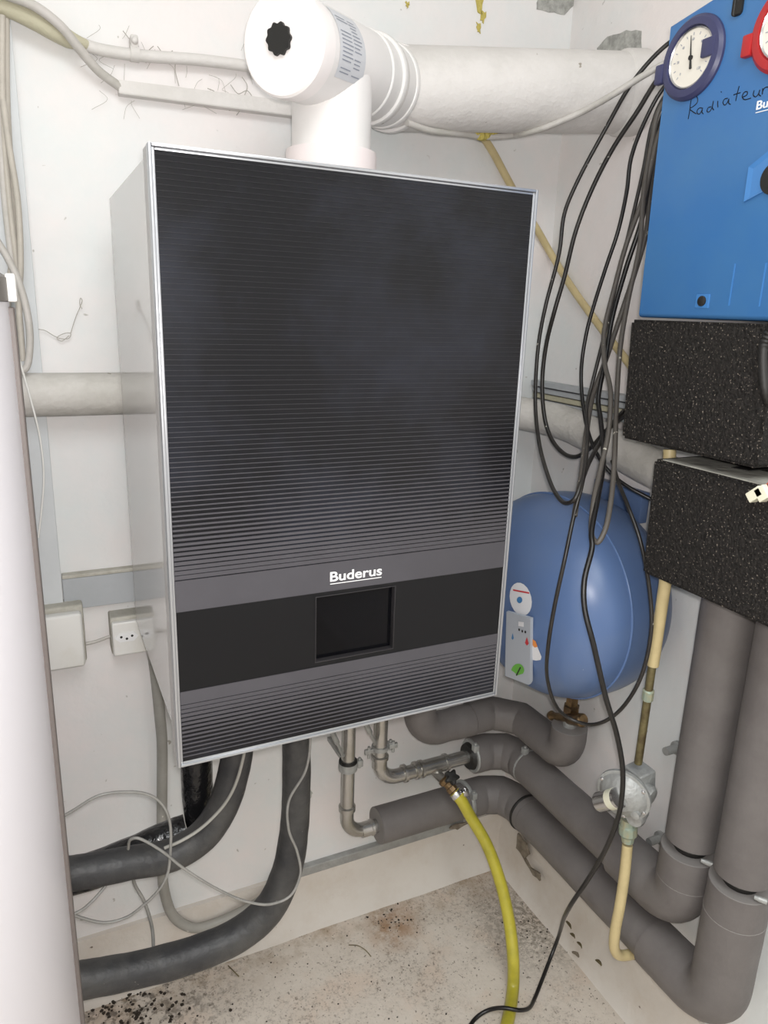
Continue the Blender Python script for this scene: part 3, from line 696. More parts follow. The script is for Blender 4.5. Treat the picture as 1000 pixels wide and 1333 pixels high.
tube('riser_sleeve', dense([(PX, VY1, g1 + .015), (PX, VY1 + .002, .24)], .02), .0385, M['foam'], h2, n=32, wob=.012)
clampring('pipe_clamp', (PX, VY1, g1 + .004), (0, 0, 1), .026, h2, 'darkplug', None, .007)
lathe('clamp_bolt', (PX - .012, VY1 - .036, g1 + .004), (.5, -.8, 0), [(-.004, .003), (.004, .004), (.012, .004)], M['zinc'], h2, n=10)
for zz, yy in ((X(884, 973, XR).z, X(884, 973, XR).y), (X(862, 1090, XR).z, X(862, 1090, XR).y)):
    bm = bmesh.new(); lathe_bm(bm, (XR - .001, yy, zz), (-1, 0, 0), [(0, .012), (.006, .012), (.007, .007), (.03, .007)], 14)
    frombm('wall_plug', bm, M['zinc'], h2)
for yy_, gg, hh_ in ((VY2, g2, h1), (VY1, g1, h2)):
    lathe('sleeve_seam', (PX, yy_, gg - .055), (0, 0, 1), [(-.0008, .0424), (-.0004, .0431), (.0004, .0431), (.0008, .0424)], M['seam'], hh_, n=36)
# drain tap on the upper pipe
tp = thing('drain_tap', Y(575, 1003, PY - .02), 'small brass drain tap with black knob feeding yellow hose', 'tap')
q0 = Y(565, 1003, PY); q1 = Y(580, 1018, PY - .03); q2 = Y(594, 1034, PY - .05)
dv = (q1 - q0).normalized()
tube('tee_branch', [q0, q0.lerp(q1, .8)], .0095, M['steel'], tp, n=16)
lathe('tap_body', q1, (q2 - q1).normalized(), [(-.010, .0085), (-.006, .0125), (.002, .0125), (.004, .009), (.012, .009), (.013, .0115), (.022, .0115), (.024, .0085), (.034, .0085)], M['brass'], tp, n=8, smooth=25)
kq = Y(588, 1012, PY - .055)
tube('tap_stem', [q1, kq], .0045, M['chrome'], tp, n=10)
bm = bmesh.new(); kd = (kq - q1).normalized(); ku = kd.orthogonal().normalized(); kv = kd.cross(ku); rr = []
for h_, s_ in ((-.006, .7), (-.004, 1), (.006, 1), (.008, .75)):
    rr.append([bm.verts.new(kq + kd * h_ + s_ * (.0125 + .0028 * math.cos(5 * a)) * (math.cos(a) * ku + math.sin(a) * kv)) for a in [2 * math.pi * i / 40 for i in range(40)]])
for a, b in zip(rr, rr[1:]):
    for k in range(40): bm.faces.new((a[k], a[(k + 1) % 40], b[(k + 1) % 40], b[k]))
bm.faces.new(rr[0]); bm.faces.new(rr[-1]); frombm('knob', bm, M['darkplug'], tp, label='black lobed knob')
clampring('hose_clip', q2, (q2 - q1).normalized(), .0135, tp, 'chrome', (.8, -.4, .3), .010)
zf = ZF + .0125
P = catmull([q2 - (q2 - q1).normalized() * .006, q2 + (q2 - q1).normalized() * .012, Y(612, 1062, .29), Y(634, 1100, .255), Y(652, 1150, .215), Y(663, 1200, .178), Y(668, 1245, .145), Z(668, 1285, zf + .002), Z(661, 1330, zf), Z(648, 1370, zf), Z(620, 1420, zf)], 10)
tube('garden_hose', P, .0118, M['hose'], n=20, label='yellow hose hanging from the tap down onto the floor', cat='hose')

# valve levers under the boiler
for (a, b, lb) in (((430, 948, .30), (447, 984, .335), 'left'), ((474, 938, .30), (489, 968, .335), 'right')):
    A = Y(*a); B = Y(*b); vl = thing('valve_lever', B, 'small zinc lever under boiler, %s of two beside the steel risers' % lb, 'lever')
    tube('lever', [Vector((A.x - .02, A.y - .03, .031)), A, A.lerp(B, .5)], .0052, M['zinc'], vl, n=10)
    tube('stem', [A.lerp(B, .5), B, Vector((B.x + .006, PY - .012, B.z - .006))], .0030, M['zinc'], vl, n=10)

# third insulated pipe (to the blue heater)
ZW = -.288; xw = .522
h3 = thing('insulated_water_pipe', (.6, PY, ZW - .033), 'short grey-insulated pipe from boiler to under the blue heater', 'pipe')
P = fillet([(.395, .24, .031), (.395, .24, -.02), (xw, PY, -.12), (xw, PY, ZW), (.645, PY, ZW)], [.04, .05, .045], 9)
tube('riser_sleeve', dense(P, .008), .0325, M['foam'], h3, n=30, wob=.025)
P = fillet([(.64, PY, ZW + .002), (.735, PY, ZW + .006), (.742, .27, ZW)], .045, 1)
tube('corner_sleeve', dense(P, .009), .0335, M['foam'], h3, n=30, wob=.03)
vt = X(737, 943, .742)
P = fillet([(.742, .285, ZW), (.742, .178, ZW + .002), (.742, .178, vt.z + .002)], .038, 9)
tube('elbow_sleeve', dense(P, .008), .0335, M['foam'], h3, n=30, wob=.02)
lathe('sleeve_end', (.742, .178, vt.z + .002), (0, 0, 1), [(0, .033), (.0006, .0325), (.0006, .012)], M['foam_edge'], h3, n=30)
# heater
HC, HH = Vector((.704, .190, .048)), (.132, .194, .177)
def sgn(t, p): return math.copysign(abs(t) ** p, t)
bm = bmesh.new(); rings = []; nu, nv = 40, 96
def hpt(u, v, k=1.0):
    cu, su = math.cos(u), math.sin(u)
    e2 = 2 / 2.576; e1 = 2 / 2.04
    return Vector((HC.x + HH[0] * k * sgn(su, e2), HC.y + HH[1] * k * sgn(cu, e2) * sgn(math.cos(v), e1), HC.z + HH[2] * k * sgn(cu, e2) * sgn(math.sin(v), e1)))
for i in range(nu + 1):
    u_ = -math.pi / 2 + (math.pi * .86) * i / nu
    rings.append([bm.verts.new(hpt(u_, -math.pi + 2 * math.pi * j / nv)) for j in range(nv)])
for a, b in zip(rings, rings[1:]):
    for k in range(nv): bm.faces.new((a[k], a[(k + 1) % nv], b[(k + 1) % nv], b[k]))
bm.faces.new(rings[-1]); bmesh.ops.remove_doubles(bm, verts=bm.verts, dist=1e-5)
bmesh.ops.recalc_face_normals(bm, faces=bm.faces)
bvh = BVHTree.FromBMesh(bm)
wh = thing('water_heater', (HC.x, HC.y, HC.z - HH[2]), 'rounded blue wall-hung water heater right of the boiler', 'water heater')
frombm('shell', bm, M['heater'], wh, smooth=True)
bm = bmesh.new()
P = [hpt(-.12, -math.pi + 2 * math.pi * j / 120, 1.002) for j in range(120)]; P.append(P[0])
sweep_bm(bm, P, .0022, 8, caps=False); frombm('rim_bead', bm, M['heater_bead'], wh, smooth=True)
bm = bmesh.new(); bbox_bm(bm, (.80, .13, .18), (.8195, .25, .235), .003)
frombm('wall_bracket', bm, M['heater'], wh)
def onheater(x, y, off):
    d = (RGT * ((x - 500) / FPX) + DWN * ((y - 666.5) / FPX) + FWD).normalized()
    hit = bvh.ray_cast(CAM, d)
    if hit[0] is None: return None
    return hit[0] + (-d if hit[1].dot(d) < 0 else -d) * off
def decal(name, outline, m, off, parent, **k):
    """flat print on the shell: fan of small faces from the outline's centre"""
    cx = sum(p[0] for p in outline) / len(outline); cy = sum(p[1] for p in outline) / len(outline)
    bm = bmesh.new(); prev = None
    O = []
    for i, p in enumerate(outline):
        q = outline[(i + 1) % len(outline)]
        for t in (0, .25, .5, .75): O.append((p[0] + (q[0] - p[0]) * t, p[1] + (q[1] - p[1]) * t))
    for s in (1, .75, .5, .25):
        ring = []
        for (x, y) in O:
            h = onheater(cx + (x - cx) * s, cy + (y - cy) * s, off)
            if h is None: return None
            ring.append(bm.verts.new(h))
        if prev:
            for i in range(len(ring)): bm.faces.new((prev[i], prev[(i + 1) % len(ring)], ring[(i + 1) % len(ring)], ring[i]))
        prev = ring
    bm.faces.new(prev)
    return frombm(name, bm, m, parent, smooth=True, **k)
def ell(cx, cy, rx, ry, rot=0, n=20, a0=0, a1=2 * math.pi):
    out = []
    for i in range(n):
        a = a0 + (a1 - a0) * i / n; x, y = rx * math.cos(a), ry * math.sin(a)
        out.append((cx + x * math.cos(rot) - y * math.sin(rot), cy + x * math.sin(rot) + y * math.cos(rot)))
    return out
k1 = decal('round_sticker', ell(678, 780, 14, 22, -.22), M['sticker'], .0012, wh, label='round white sticker')
decal('sticker_print', ell(676.5, 781, 3.6, 4.2), M['plate_blue'], .0020, k1 or wh)
decal('sticker_print', [(668, 767), (689, 771), (689, 773), (668, 769)], M['redprint'], .0020, k1 or wh)
pa_, pb2, pc_ = onheater(661, 800, .014), onheater(690, 808, .014), onheater(690, 866, .012)
pn_ = (pb2 - pa_).cross(pc_ - pa_).normalized()
def onplate(x, y, off=0):
    d = (RGT * ((x - 500) / FPX) + DWN * ((y - 666.5) / FPX) + FWD).normalized()
    return CAM + d * ((pa_ - CAM).dot(pn_) / d.dot(pn_) - off)
Pp_ = [onplate(*q_) for q_ in ((659, 796), (691, 805), (690.5, 888), (688, 892), (657, 880))]
if pn_.dot(CAM - pa_) < 0: pn_ = -pn_
k2 = prism('control_plate', Pp_, -pn_ * .006, M['plate'], wh, bev=.0008, label='grey control plate with coloured marks')
_oh = onheater
if k2:
    onheater = lambda x, y, off: onplate(x, y, off * .5)
    decal('plate_print', [(675, 809), (682, 810), (682, 816), (675, 815)], M['sticker'], .0026, k2)
    for (x, y) in ((675, 818), (679, 820), (683, 821)): decal('plate_print', [(x, y), (x + 2, y + .5), (x + 2, y + 3.5), (x, y + 3)], M['darkplug'], .0026, k2)
    decal('plate_print', [(667.5, 824), (669, 831), (667.5, 833), (666, 831)], M['plate_blue'], .0026, k2)
    decal('plate_print', [(686, 829), (688.5, 838), (686, 840.5), (683.5, 837)], M['redprint'], .0026, k2)
    decal('plate_print', ell(674, 874, 8.5, 10, .2, 14, math.pi, 2 * math.pi) + [(681, 877), (674, 879)], M['green'], .0026, k2)
    decal('plate_print', [(677, 868), (678.5, 869), (673, 880), (671.5, 879)], M['darkplug'], .0034, k2)
onheater = _oh
decal('flame_print', [(693.5, 832), (699, 840), (705, 855), (704, 859), (698, 860), (693, 859)], M['sticker'], .0012, wh)
decal('flame_print', [(693.5, 832), (697.5, 835), (700, 842), (696, 843), (693.5, 840)], M['orange'], .002, wh)
# brass valve under the heater
bv = thing('brass_valve', (.742, .178, vt.z), 'tarnished brass valve between blue heater and insulated pipe', 'valve')
lathe('union_nut', (.742, .178, X(737, 905, .742).z - .032), (0, 0, 1), [(0, .010), (.002, .0155), (.020, .0155), (.022, .012), (.05, .012)], M['brass'], bv, n=6, smooth=20)
cz = X(738, 935, .742).z
lathe('valve_body', (.742, .178, vt.z - .004), (0, 0, 1), [(0, .012), (.014, .013), (.018, .009), (.05, .009)], M['zinc'], bv, n=12)
A = X(716, 931, .735); B = X(760, 938, .735)
bm = bmesh.new(); ah = (B - A).normalized()
lathe_bm(bm, A, ah, [(0, .0075), (.006, .0095), (.012, .007), ((B - A).length * .55, .008), ((B - A).length * .6, .0115), ((B - A).length - .003, .0125), ((B - A).length, .010)], 16)
frombm('side_port', bm, M['brass'], bv)

# ---------------------------------------------------------------- gas line with regulator
GX = .69
def G(x, y, g=GX): return X(x, y, g)
gl = thing('gas_pipe', G(832, 990), 'pale yellow and brown gas riser passing behind black blocks', 'pipe')
top = G(872, 585, .70)
tube('yellow_sleeve', [G(872, 585, .665), G(869, 700, .665), G(866, 760, .665), G(850, 866, .668)], .0085, M['ypipe'], gl, n=16)
tube('brown_pipe', [G(849, 866, .668), G(843, 910, .675), G(831, 993)], .0062, M['olive'], gl, n=14)
q = G(844, 903, .674); lathe('coupling', q, G(831, 993) - q, [(-.008, .0064), (-.006, .0085), (.010, .0085), (.012, .0064)], M['verdigris'], gl, n=10)
gr = thing('gas_regulator', G(815, 1085), 'cast grey gas regulator with cylindrical side knob', 'regulator')
cR = G(812, 1030); axr = Vector((-.80, -.50, -.06)).normalized()
# flat round diaphragm housing facing the camera's left
axr = Vector((-.86, -.42, -.10)).normalized()
cD = G(812, 1034, .668)
lathe('diaphragm_housing', cD, axr, [(-.022, .018), (-.016, .033), (-.006, .039), (.0, .039), (.003, .038), (.010, .031), (.016, .024), (.022, .016)], M['zinc'], gr, n=40)
lathe('flange', cD, axr, [(-.004, .039), (-.003, .0425), (.002, .0425), (.003, .039)], M['zinc'], gr, n=40)
for k in range(6):
    a_ = k * math.pi / 3 + .3; u_ = axr.orthogonal().normalized(); v_ = axr.cross(u_)
    lathe('flange_screw', cD + (math.cos(a_) * u_ + math.sin(a_) * v_) * .0375 + axr * .001, axr, [(0, .0034), (.004, .0034), (.005, .002)], M['chrome'], gr, n=10)
bx = G(833, 1014, .705)
M_ = Matrix.Translation(bx) @ Matrix.Rotation(math.radians(-8), 4, 'Y')
box('valve_block', (-.017, -.019, -.022), (.017, .019, .022), M['zinc'], gr, bev=.005, seg=3, M=M_)
lathe('side_boss', G(843, 1034, .70), (.25, -1, -.1), [(-.02, .016), (.004, .0165), (.009, .013), (.010, .008)], M['zinc'], gr, n=18)
lathe('lower_lobe', G(829, 1062, .688), axr, [(-.016, .014), (.006, .015), (.012, .012)], M['zinc'], gr, n=24)
kn = G(803, 1039, .645); ke = G(781, 1044, .640)
kd = (ke - kn).normalized()
Lk = (ke - kn).length
kb = lathe('spring_cap', kn + kd * -.006, kd, [(0, .0155), (Lk, .0155), (Lk + .006, .0155), (Lk + .007, .014)], M['chrome'], gr, n=28, label='blue-grey cylindrical knob')
lathe('cap_sticker', kn, kd, [(0, .0158), (.013, .0158)], M['connector'], gr, n=28)
lathe('screw', G(829, 1058, .674), axr, [(0, .007), (.008, .007), (.009, .004)], M['zinc'], gr, n=16)
q = G(818, 1078); q2g = G(817, 1100)
lathe('union', q, q2g - q, [(-.016, .012), (-.006, .0125), (-.004, .0145), (.010, .0145), (.014, .011), (.02, .010), (.024, .0095)], M['verdigris'], gr, n=12, smooth=25)
P = catmull([q2g, G(813, 1140, .682), G(807, 1180, .674), G(801, 1212, .670), X(800, 1234, .675), X(806, 1243, .69), X(818, 1243, .71), X(834, 1238, .74), X(850, 1234, .79)], 8)
gl2 = thing('gas_pipe', G(817, 1100), 'pale yellow gas pipe below the regulator, hooking behind lower pipe', 'pipe')
tube('yellow_pipe', P, .0085, M['ypipe'], gl2, n=16)
q = X(829, 1239, .73); lathe('elbow_nut', q, (.8, -.5, 0), [(-.008, .009), (-.006, .0125), (.010, .0125), (.012, .009)], M['olive'], gl2, n=8)

# ---------------------------------------------------------------- pump station
FX = .62
ps = thing('pump_station', (.72, -.12, .345), 'blue heating pump cover with thermometers on right wall', 'pump station')
A0 = X(830, 413, FX); A1 = X(872, 33, FX); A2 = X(865, 100, FX)
yL = A0.y; yT = A1.y; yR = -.262
zb = A0.z; zt = A1.z
zz2 = X(925, -1, FX); ztop2 = zt + (zz2.z - zt) * 1.15; yc = yT + (zz2.y - yT) * 1.15
ymid = (X(903, 75, FX).y + X(1030, 33, FX).y) / 2
yR = 2 * ymid - yL
ycr = 2 * ymid - yc
prof = [(yL, zb), (yL + (yT - yL) * .5, (zb + zt) / 2), (yT, zt), (yc, ztop2), (ycr, ztop2), (2 * ymid - yT, zt), (yR, zb)]
bm = bmesh.new(); rows = []
cyz = (sum(p[0] for p in prof) / len(prof), sum(p[1] for p in prof) / len(prof))
for dx, k_ in ((0, .975), (.0012, .986), (.004, .996), (.009, 1.0), (.17, 1.0)):
    rows.append([bm.verts.new((FX + dx, cyz[0] + (y_ - cyz[0]) * k_, cyz[1] + (z_ - cyz[1]) * k_)) for y_, z_ in prof])
for r0, r1 in zip(rows, rows[1:]):
    for k in range(len(prof)): bm.faces.new((r0[k], r0[(k + 1) % len(prof)], r1[(k + 1) % len(prof)], r1[k]))
bm.faces.new(rows[0]); bm.faces.new(rows[-1])
cv = frombm('front_cover', bm, M['blue'], ps)
def gauge(cx, cy, ringm, name):
    c = X(cx, cy, FX); n_ = (-1, 0, 0)
    rg = lathe(name, (FX + .001, c.y, c.z), n_, [(0, .045), (.004, .0445), (.0075, .041), (.0085, .035), (.0085, .0335), (.004, .0325), (.004, .031)], ringm, ps, n=48)
    bm = bmesh.new(); bbox_bm(bm, (FX - .008, c.y + .040, c.z - .018), (FX + .001, c.y + .0525, c.z + .004), .002); frombm('ring_tab', bm, ringm, rg)
    bm = bmesh.new(); bbox_bm(bm, (FX - .0085, c.y - .036, c.z - .006), (FX - .003, c.y - .017, c.z + .014), .002); frombm('ring_pointer', bm, ringm, rg)
    dl = lathe('dial', (FX - .0031, c.y, c.z), n_, [(0, .0325), (.0006, .0325)], M['dial'], rg, n=40)
    bz = bmesh.new(); lathe_bm(bz, (FX - .0034, c.y, c.z), n_, [(0, .0325), (.002, .0325), (.0026, .0312), (.0014, .0300), (0, .0298)], 40); frombm('bezel', bz, M['chrome'], rg)
    bm = bmesh.new()
    for i in range(13):
        a = math.radians(-135 + i * 22.5); d1, d2 = .0235, .0265
        cN = Vector((FX - .0040, c.y - math.sin(a) * .025, c.z + math.cos(a) * .025))
        bbox_bm(bm, (-.0001, -.0004, -.0015), (.0001, .0004, .0015), 0, 1, Matrix.Translation(cN) @ Matrix.Rotation(a, 4, 'X'))
    frombm('scale_marks', bm, M['ink'], rg, smooth=False)
    for i, s_ in enumerate(('0', '20', '40', '60', '80', '100', '120')):
        a = math.radians(-135 + i * 45)
        cN = Vector((FX - .0039, c.y - math.sin(a) * .0195, c.z + math.cos(a) * .0195))
        ww = .0016 * len(s_)
        text('numeral', s_, cN + Vector((0, ww / 2, -.0014)), (0, -1, 0), (0, 0, 1), ww, .0028, M['ink'], rg, depth=.0002)
    a = math.radians(8); d_ = Vector((0, math.sin(a), math.cos(a)))
    tube('needle', [Vector((FX - .0048, c.y, c.z)) - d_ * .012, Vector((FX - .0048, c.y, c.z)), Vector((FX - .0048, c.y, c.z)) + d_ * .024], [.0016, .001, .0004], M['darkplug'], rg, n=8)
    lathe('needle_hub', (FX - .004, c.y, c.z), n_, [(0, .0028), (.0018, .0028)], M['darkplug'], rg, n=14)
    tag(rg, 'navy thermometer ring' if ringm is M['navy'] else 'red thermometer ring')
gauge(903, 76, M['navy'], 'thermometer'); gauge(1030, 33, M['red'], 'thermometer')
# handwriting
def zpx(a, b): return (840 + a / 6.25, b / 6.25)
strokes = [[(350, 970), (362, 905), (370, 840), (378, 800)], [(355, 802), (385, 780), (422, 788), (426, 830), (398, 862), (364, 885), (388, 908), (416, 926)],
           [(470, 882), (445, 878), (426, 895), (425, 922), (445, 926), (466, 890), (463, 912), (474, 926)],
           [(538, 868), (512, 878), (504, 908), (524, 908), (545, 875), (556, 822), (548, 878), (560, 896)],
           [(592, 822), (590, 848), (593, 872)], [(618, 746), (622, 751)],
           [(672, 800), (645, 808), (634, 838), (650, 855), (672, 830), (682, 805), (680, 838), (696, 850)],
           [(766, 700), (750, 760), (737, 822)], [(720, 772), (748, 762), (776, 754)],
           [(795, 790), (828, 772), (832, 748), (808, 750), (790, 785), (808, 810), (862, 798)],
           [(888, 735), (880, 772), (900, 788), (924, 762), (934, 730), (926, 768), (942, 782)],
           [(957, 720), (954, 768)], [(956, 745), (972, 716), (1000, 708), (1015, 712)]]
bm = bmesh.new()
for s_ in strokes: sweep_bm(bm, catmull([X(*zpx(*p), FX - .0001) for p in s_], 5), .00055, 6)
frombm('handwriting', bm, M['band'], cv, label='dark handwritten word')
lt = X(984.5, 143.5, FX - .0002)
text('brand_lettering', 'Buderus', lt, (0, -1, 0), (0, 0, 1), .048, .0088, M['print'], cv, bold=.0145, label='white lettering')
box('lettering_underline', (FX - .0006, lt.y - .048, lt.z - .0030), (FX + .0001, lt.y, lt.z - .0022), M['print'], cv)
# raised frame with black hole
Pq_ = [X(976, 217.5, FX), X(969, 263, FX), X(977, 264, FX)]
yq = [X(976, 217.5, FX), X(969.5, 264, FX)]
k0 = X(1010, 232, FX)
outer = [Vector((FX - .0, yq[0].y, yq[0].z)), Vector((FX, k0.y, yq[0].z + .020)), Vector((FX, 2 * k0.y - yq[0].y, yq[0].z)), Vector((FX, 2 * k0.y - yq[1].y, yq[1].z)), Vector((FX, k0.y, yq[1].z + .012)), Vector((FX, yq[1].y, yq[1].z))]
cen = sum(outer, Vector()) / 6
bm = bmesh.new()
r0 = [bm.verts.new(p + Vector((.001, 0, 0))) for p in outer]; r1 = [bm.verts.new(cen + (p - cen) * .97 + Vector((-.003, 0, 0))) for p in outer]
r2 = [bm.verts.new(cen + (p - cen) * .80 + Vector((-.0018, 0, 0))) for p in outer]
for a, b in ((r0, r1), (r1, r2)):
    for k in range(6): bm.faces.new((a[k], a[(k + 1) % 6], b[(k + 1) % 6], b[k]))
bm.faces.new(r2); frombm('raised_frame', bm, M['blue_lt'], cv, smooth=False, label='light blue raised frame')
lathe('service_hole', (FX - .0019, k0.y, k0.z), (-1, 0, 0), [(0, .0165), (.0012, .0165), (.0014, .015)], M['darkplug'], cv, n=28)
s = X(915, 392, FX); bm = bmesh.new()
box('screw_recess', (FX - .0012, s.y - .010, s.z - .008), (FX + .001, s.y + .010, s.z + .008), M['blue_lt'], cv, bev=.0006)
sc = lathe('screw', (FX - .0012, s.y, s.z), (-1, 0, 0), [(0, .0060), (.0014, .0060), (.002, .0045)], M['darkplug'], cv, n=18)
s = X(963, 2, FX)
box('upper_slot', (FX - .0012, s.y - .0065, s.z - .014), (FX + .001, s.y + .0065, s.z + .016), M['darkplug'], cv, bev=.004, seg=3)
for x_ in (953, 993):
    s = X(x_, 372, FX); box('embossed_line', (FX - .0008, s.y - .0008, s.z - .022), (FX + .001, s.y + .0008, s.z + .024), M['blue_lt'], cv)
# black foam block under the cover
B0 = X(820, 417, FX); B1 = X(808, 568, FX)
yb0 = -.004
prof = [(B0.y, B0.z), (B1.y, B1.z)]
yE = X(985, 597, FX).y
bm = bmesh.new()
z1b = B1.z - .002
vs = [bm.verts.new(p) for p in ((FX, B0.y, zb - .003), (FX, B1.y, z1b), (FX, yE, z1b), (FX, yE, zb - .003))]
f = bm.faces.new(vs); r = bmesh.ops.extrude_face_region(bm, geom=[f])
for g in r['geom']:
    if isinstance(g, bmesh.types.BMVert): g.co.x += .185
bmesh.ops.bevel(bm, geom=bm.edges[:], offset=.004, segments=2, affect='EDGES')
frombm('upper_foam_block', bm, M['epp'], ps, label='black speckled foam block under the blue cover')
box('recessed_block', (FX + .035, yR, z1b), (FX + .18, yE - .001, zb - .003), M['epp'], ps, bev=.003)
for i, (yy, zz) in enumerate(((X(992, 470, FX + .02).y, 0),)):
    P = [X(1004, 430, FX), X(995, 450, FX - .002), X(994, 480, FX - .002), X(997, 510, FX), X(1004, 530, FX + .012)]
    Pd = dense(catmull(P, 8), .0022)
    tube('corrugated_hose', Pd, [.0050 if i % 2 else .0062 for i in range(len(Pd))], M['darkplug'], ps, n=12)
# lower block
mb = thing('manifold_block', (.72, -.17, .19), 'lower black foam block with dusty top, grey pipes beneath', 'insulation block')
C0 = X(850, 597, FX); C1 = X(835, 745, FX)
bm = bmesh.new()
vs = [bm.verts.new(p) for p in ((FX, C0.y, C0.z), (FX, C1.y, C1.z), (FX, C1.y - .30, C1.z), (FX, C1.y - .30, C0.z))]
f = bm.faces.new(vs); r = bmesh.ops.extrude_face_region(bm, geom=[f])
for g in r['geom']:
    if isinstance(g, bmesh.types.BMVert): g.co.x += .19
bmesh.ops.bevel(bm, geom=bm.edges[:], offset=.004, segments=2, affect='EDGES')
frombm('foam_block', bm, M['epp'], mb)
box('dusty_top', (FX + .005, C1.y - .295, C0.z - .002), (FX + .075, C0.y - .012, C0.z + .0012), M['epp_dust'], mb, bev=.0005, label='dusty top face')
t_ = [Z(952, 609, C0.z + .0014), Z(978, 605, C0.z + .0014), Z(1002, 611, C0.z + .0014), Z(975, 613, C0.z + .0014)]
prism('top_hole', t_, (0, 0, .0006), M['darkplug'], mb)
# connector with wires
cn = thing('wire_connector', X(985, 648, FX - .006), 'small cream plug connector with red wires against the lower block', 'connector')
cc = X(986, 643, FX - .008)
Mx = Matrix.Translation(cc) @ Matrix.Rotation(math.radians(48), 4, 'X')
box('plug', (-.006, -.006, -.010), (.006, .006, .010), M['connector'], cn, bev=.0012, M=Mx)
Mx = Matrix.Translation(X(994, 640, FX - .008)) @ Matrix.Rotation(math.radians(48), 4, 'X')
box('plug_body', (-.006, -.010, -.007), (.006, .006, .007), M['connector'], cn, bev=.0012, M=Mx)
for i in range(3):
    tube('wire', catmull([X(994 + i * 2, 636 + i, FX - .008), X(999 + i, 630 + i, FX - .006), X(1008, 622 + 3 * i, FX - .004), X(1020, 618, FX - .002)]), .0008, M['copperred'] if i != 1 else M['darkplug'], cn, n=6)

# ---------------------------------------------------------------- black cables
def clear(p, off=.009):
    d = (p - CAM).normalized(); hit = bvh.ray_cast(CAM, d)
    if hit[0] is None: return p
    q = hit[0] - d * off
    return q if (q - CAM).length < (p - CAM).length else p
def bc(pts, r, m, label, name='black_cable', sub=8):
    out = [clear(at(p[0], p[1], 0, p[2])) for p in pts]
    return tube(name, catmull(out, sub), r, m, n=10, label=label, cat='cable', group='loose cables hanging beside the pump station')
bc([(905, 35, .80), (866, 60, .78), (825, 105, .76), (790, 165, .74), (750, 240, .72), (735, 278, .71), (728, 330, .70), (710, 400, .69), (701, 450, .68), (697, 520, .67), (701, 570, .65), (712, 615, .61), (724, 643, .58), (737, 655, .565), (748, 650, .565), (757, 628, .58), (768, 600, .62), (784, 572, .66), (800, 548, .68), (812, 535, .70)],
   .0033, M['black'], 'outermost black cable looping down to touch heater top')
bc([(905, 70, .80), (866, 92, .78), (828, 148, .77), (797, 195, .76), (770, 248, .75), (750, 300, .74), (735, 360, .73), (722, 405, .72), (711, 450, .72), (706, 500, .72), (710, 548, .72), (720, 575, .72), (737, 592, .72), (752, 594, .72), (772, 580, .72), (790, 560, .72), (815, 540, .72)],
   .0038, M['black'], 'black cable second from boiler, looping above the heater')
bc([(900, 85, .79), (866, 112, .77), (841, 155, .76), (822, 205, .75), (816, 250, .745), (805, 300, .74), (790, 345, .735), (775, 392, .73), (764, 432, .725), (757, 480, .72), (759, 525, .71), (769, 572, .70), (786, 605, .70), (802, 622, .71), (820, 635, .72), (848, 650, .74)],
   .0031, M['black_clean'], 'clean black cable ending behind the lower foam block')
bc([(895, 105, .78), (866, 125, .77), (850, 160, .76), (838, 220, .75), (822, 290, .74), (800, 380, .72), (786, 440, .70), (771, 500, .68), (764, 530, .66), (765, 575, .63), (758, 630, .58), (748, 668, .565), (735, 730, .54), (722, 790, .535), (714, 840, .54), (713, 885, .58), (722, 915, .60), (738, 933, .63), (765, 943, .65), (800, 931, .65), (833, 885, .65), (848, 820, .65), (846, 770, .65), (834, 705, .64), (818, 660, .64), (806, 630, .66), (797, 600, .68)],
   .0029, M['black'], 'long black cable hanging across blue heater and looping underneath')
bc([(890, 110, .77), (860, 140, .755), (848, 190, .745), (838, 250, .735), (833, 320, .725), (818, 390, .71), (808, 450, .69), (803, 520, .67), (800, 600, .63), (795, 655, .59), (787, 692, .565), (778, 706, .555), (771, 698, .555), (772, 660, .57), (782, 610, .61), (792, 565, .64), (795, 510, .66), (787, 470, .68), (787, 430, .70), (800, 375, .72), (815, 320, .73), (838, 255, .74), (858, 175, .75), (880, 130, .77)],
   .0037, M['grey_cb'], 'dusty grey cable forming the narrow loop over heater')
P = [clear(at(p[0], p[1], 0, p[2])) for p in [(895, 120, .775), (868, 140, .765), (852, 200, .755), (836, 285, .745), (815, 350, .735), (797, 415, .72), (788, 470, .70), (779, 520, .68), (782, 545, .67), (786, 600, .63), (778, 650, .58), (770, 695, .548), (771, 712, .542), (761, 755, .525), (761, 790, .52), (773, 840, .525), (788, 905, .55), (804, 960, .59), (811, 1005, .61), (808, 1050, .62), (795, 1092, .63), (770, 1138, .635), (742, 1180, .625)]]
zq = ZF + .0042
P += [at(724, 1228, 2, ZF + .05), at(706, 1275, 2, ZF + .012), at(696, 1300, 2, zq), at(689, 1312, 2, zq + .01), at(676, 1315, 2, ZF + .028), at(655, 1312, 2, ZF + .028), at(636, 1315, 2, ZF + .012), at(620, 1325, 2, zq), at(606, 1345, 2, zq), at(585, 1380, 2, zq)]
tube('black_cable', catmull(P, 8), .0037, M['black_clean'], n=10, label='long black power cable hanging to floor and crossing yellow hose', cat='cable', group='loose cables hanging beside the pump station')
bc([(888, 130, .78), (862, 165, .77), (848, 235, .765), (842, 300, .76), (825, 360, .75), (805, 420, .74), (790, 465, .72), (772, 515, .70), (764, 560, .66), (757, 620, .60), (751, 652, .575), (748, 672, .565)],
   .0042, M['grey_cb'], 'thick dusty cable ending at top of heater', name='dusty_cable')
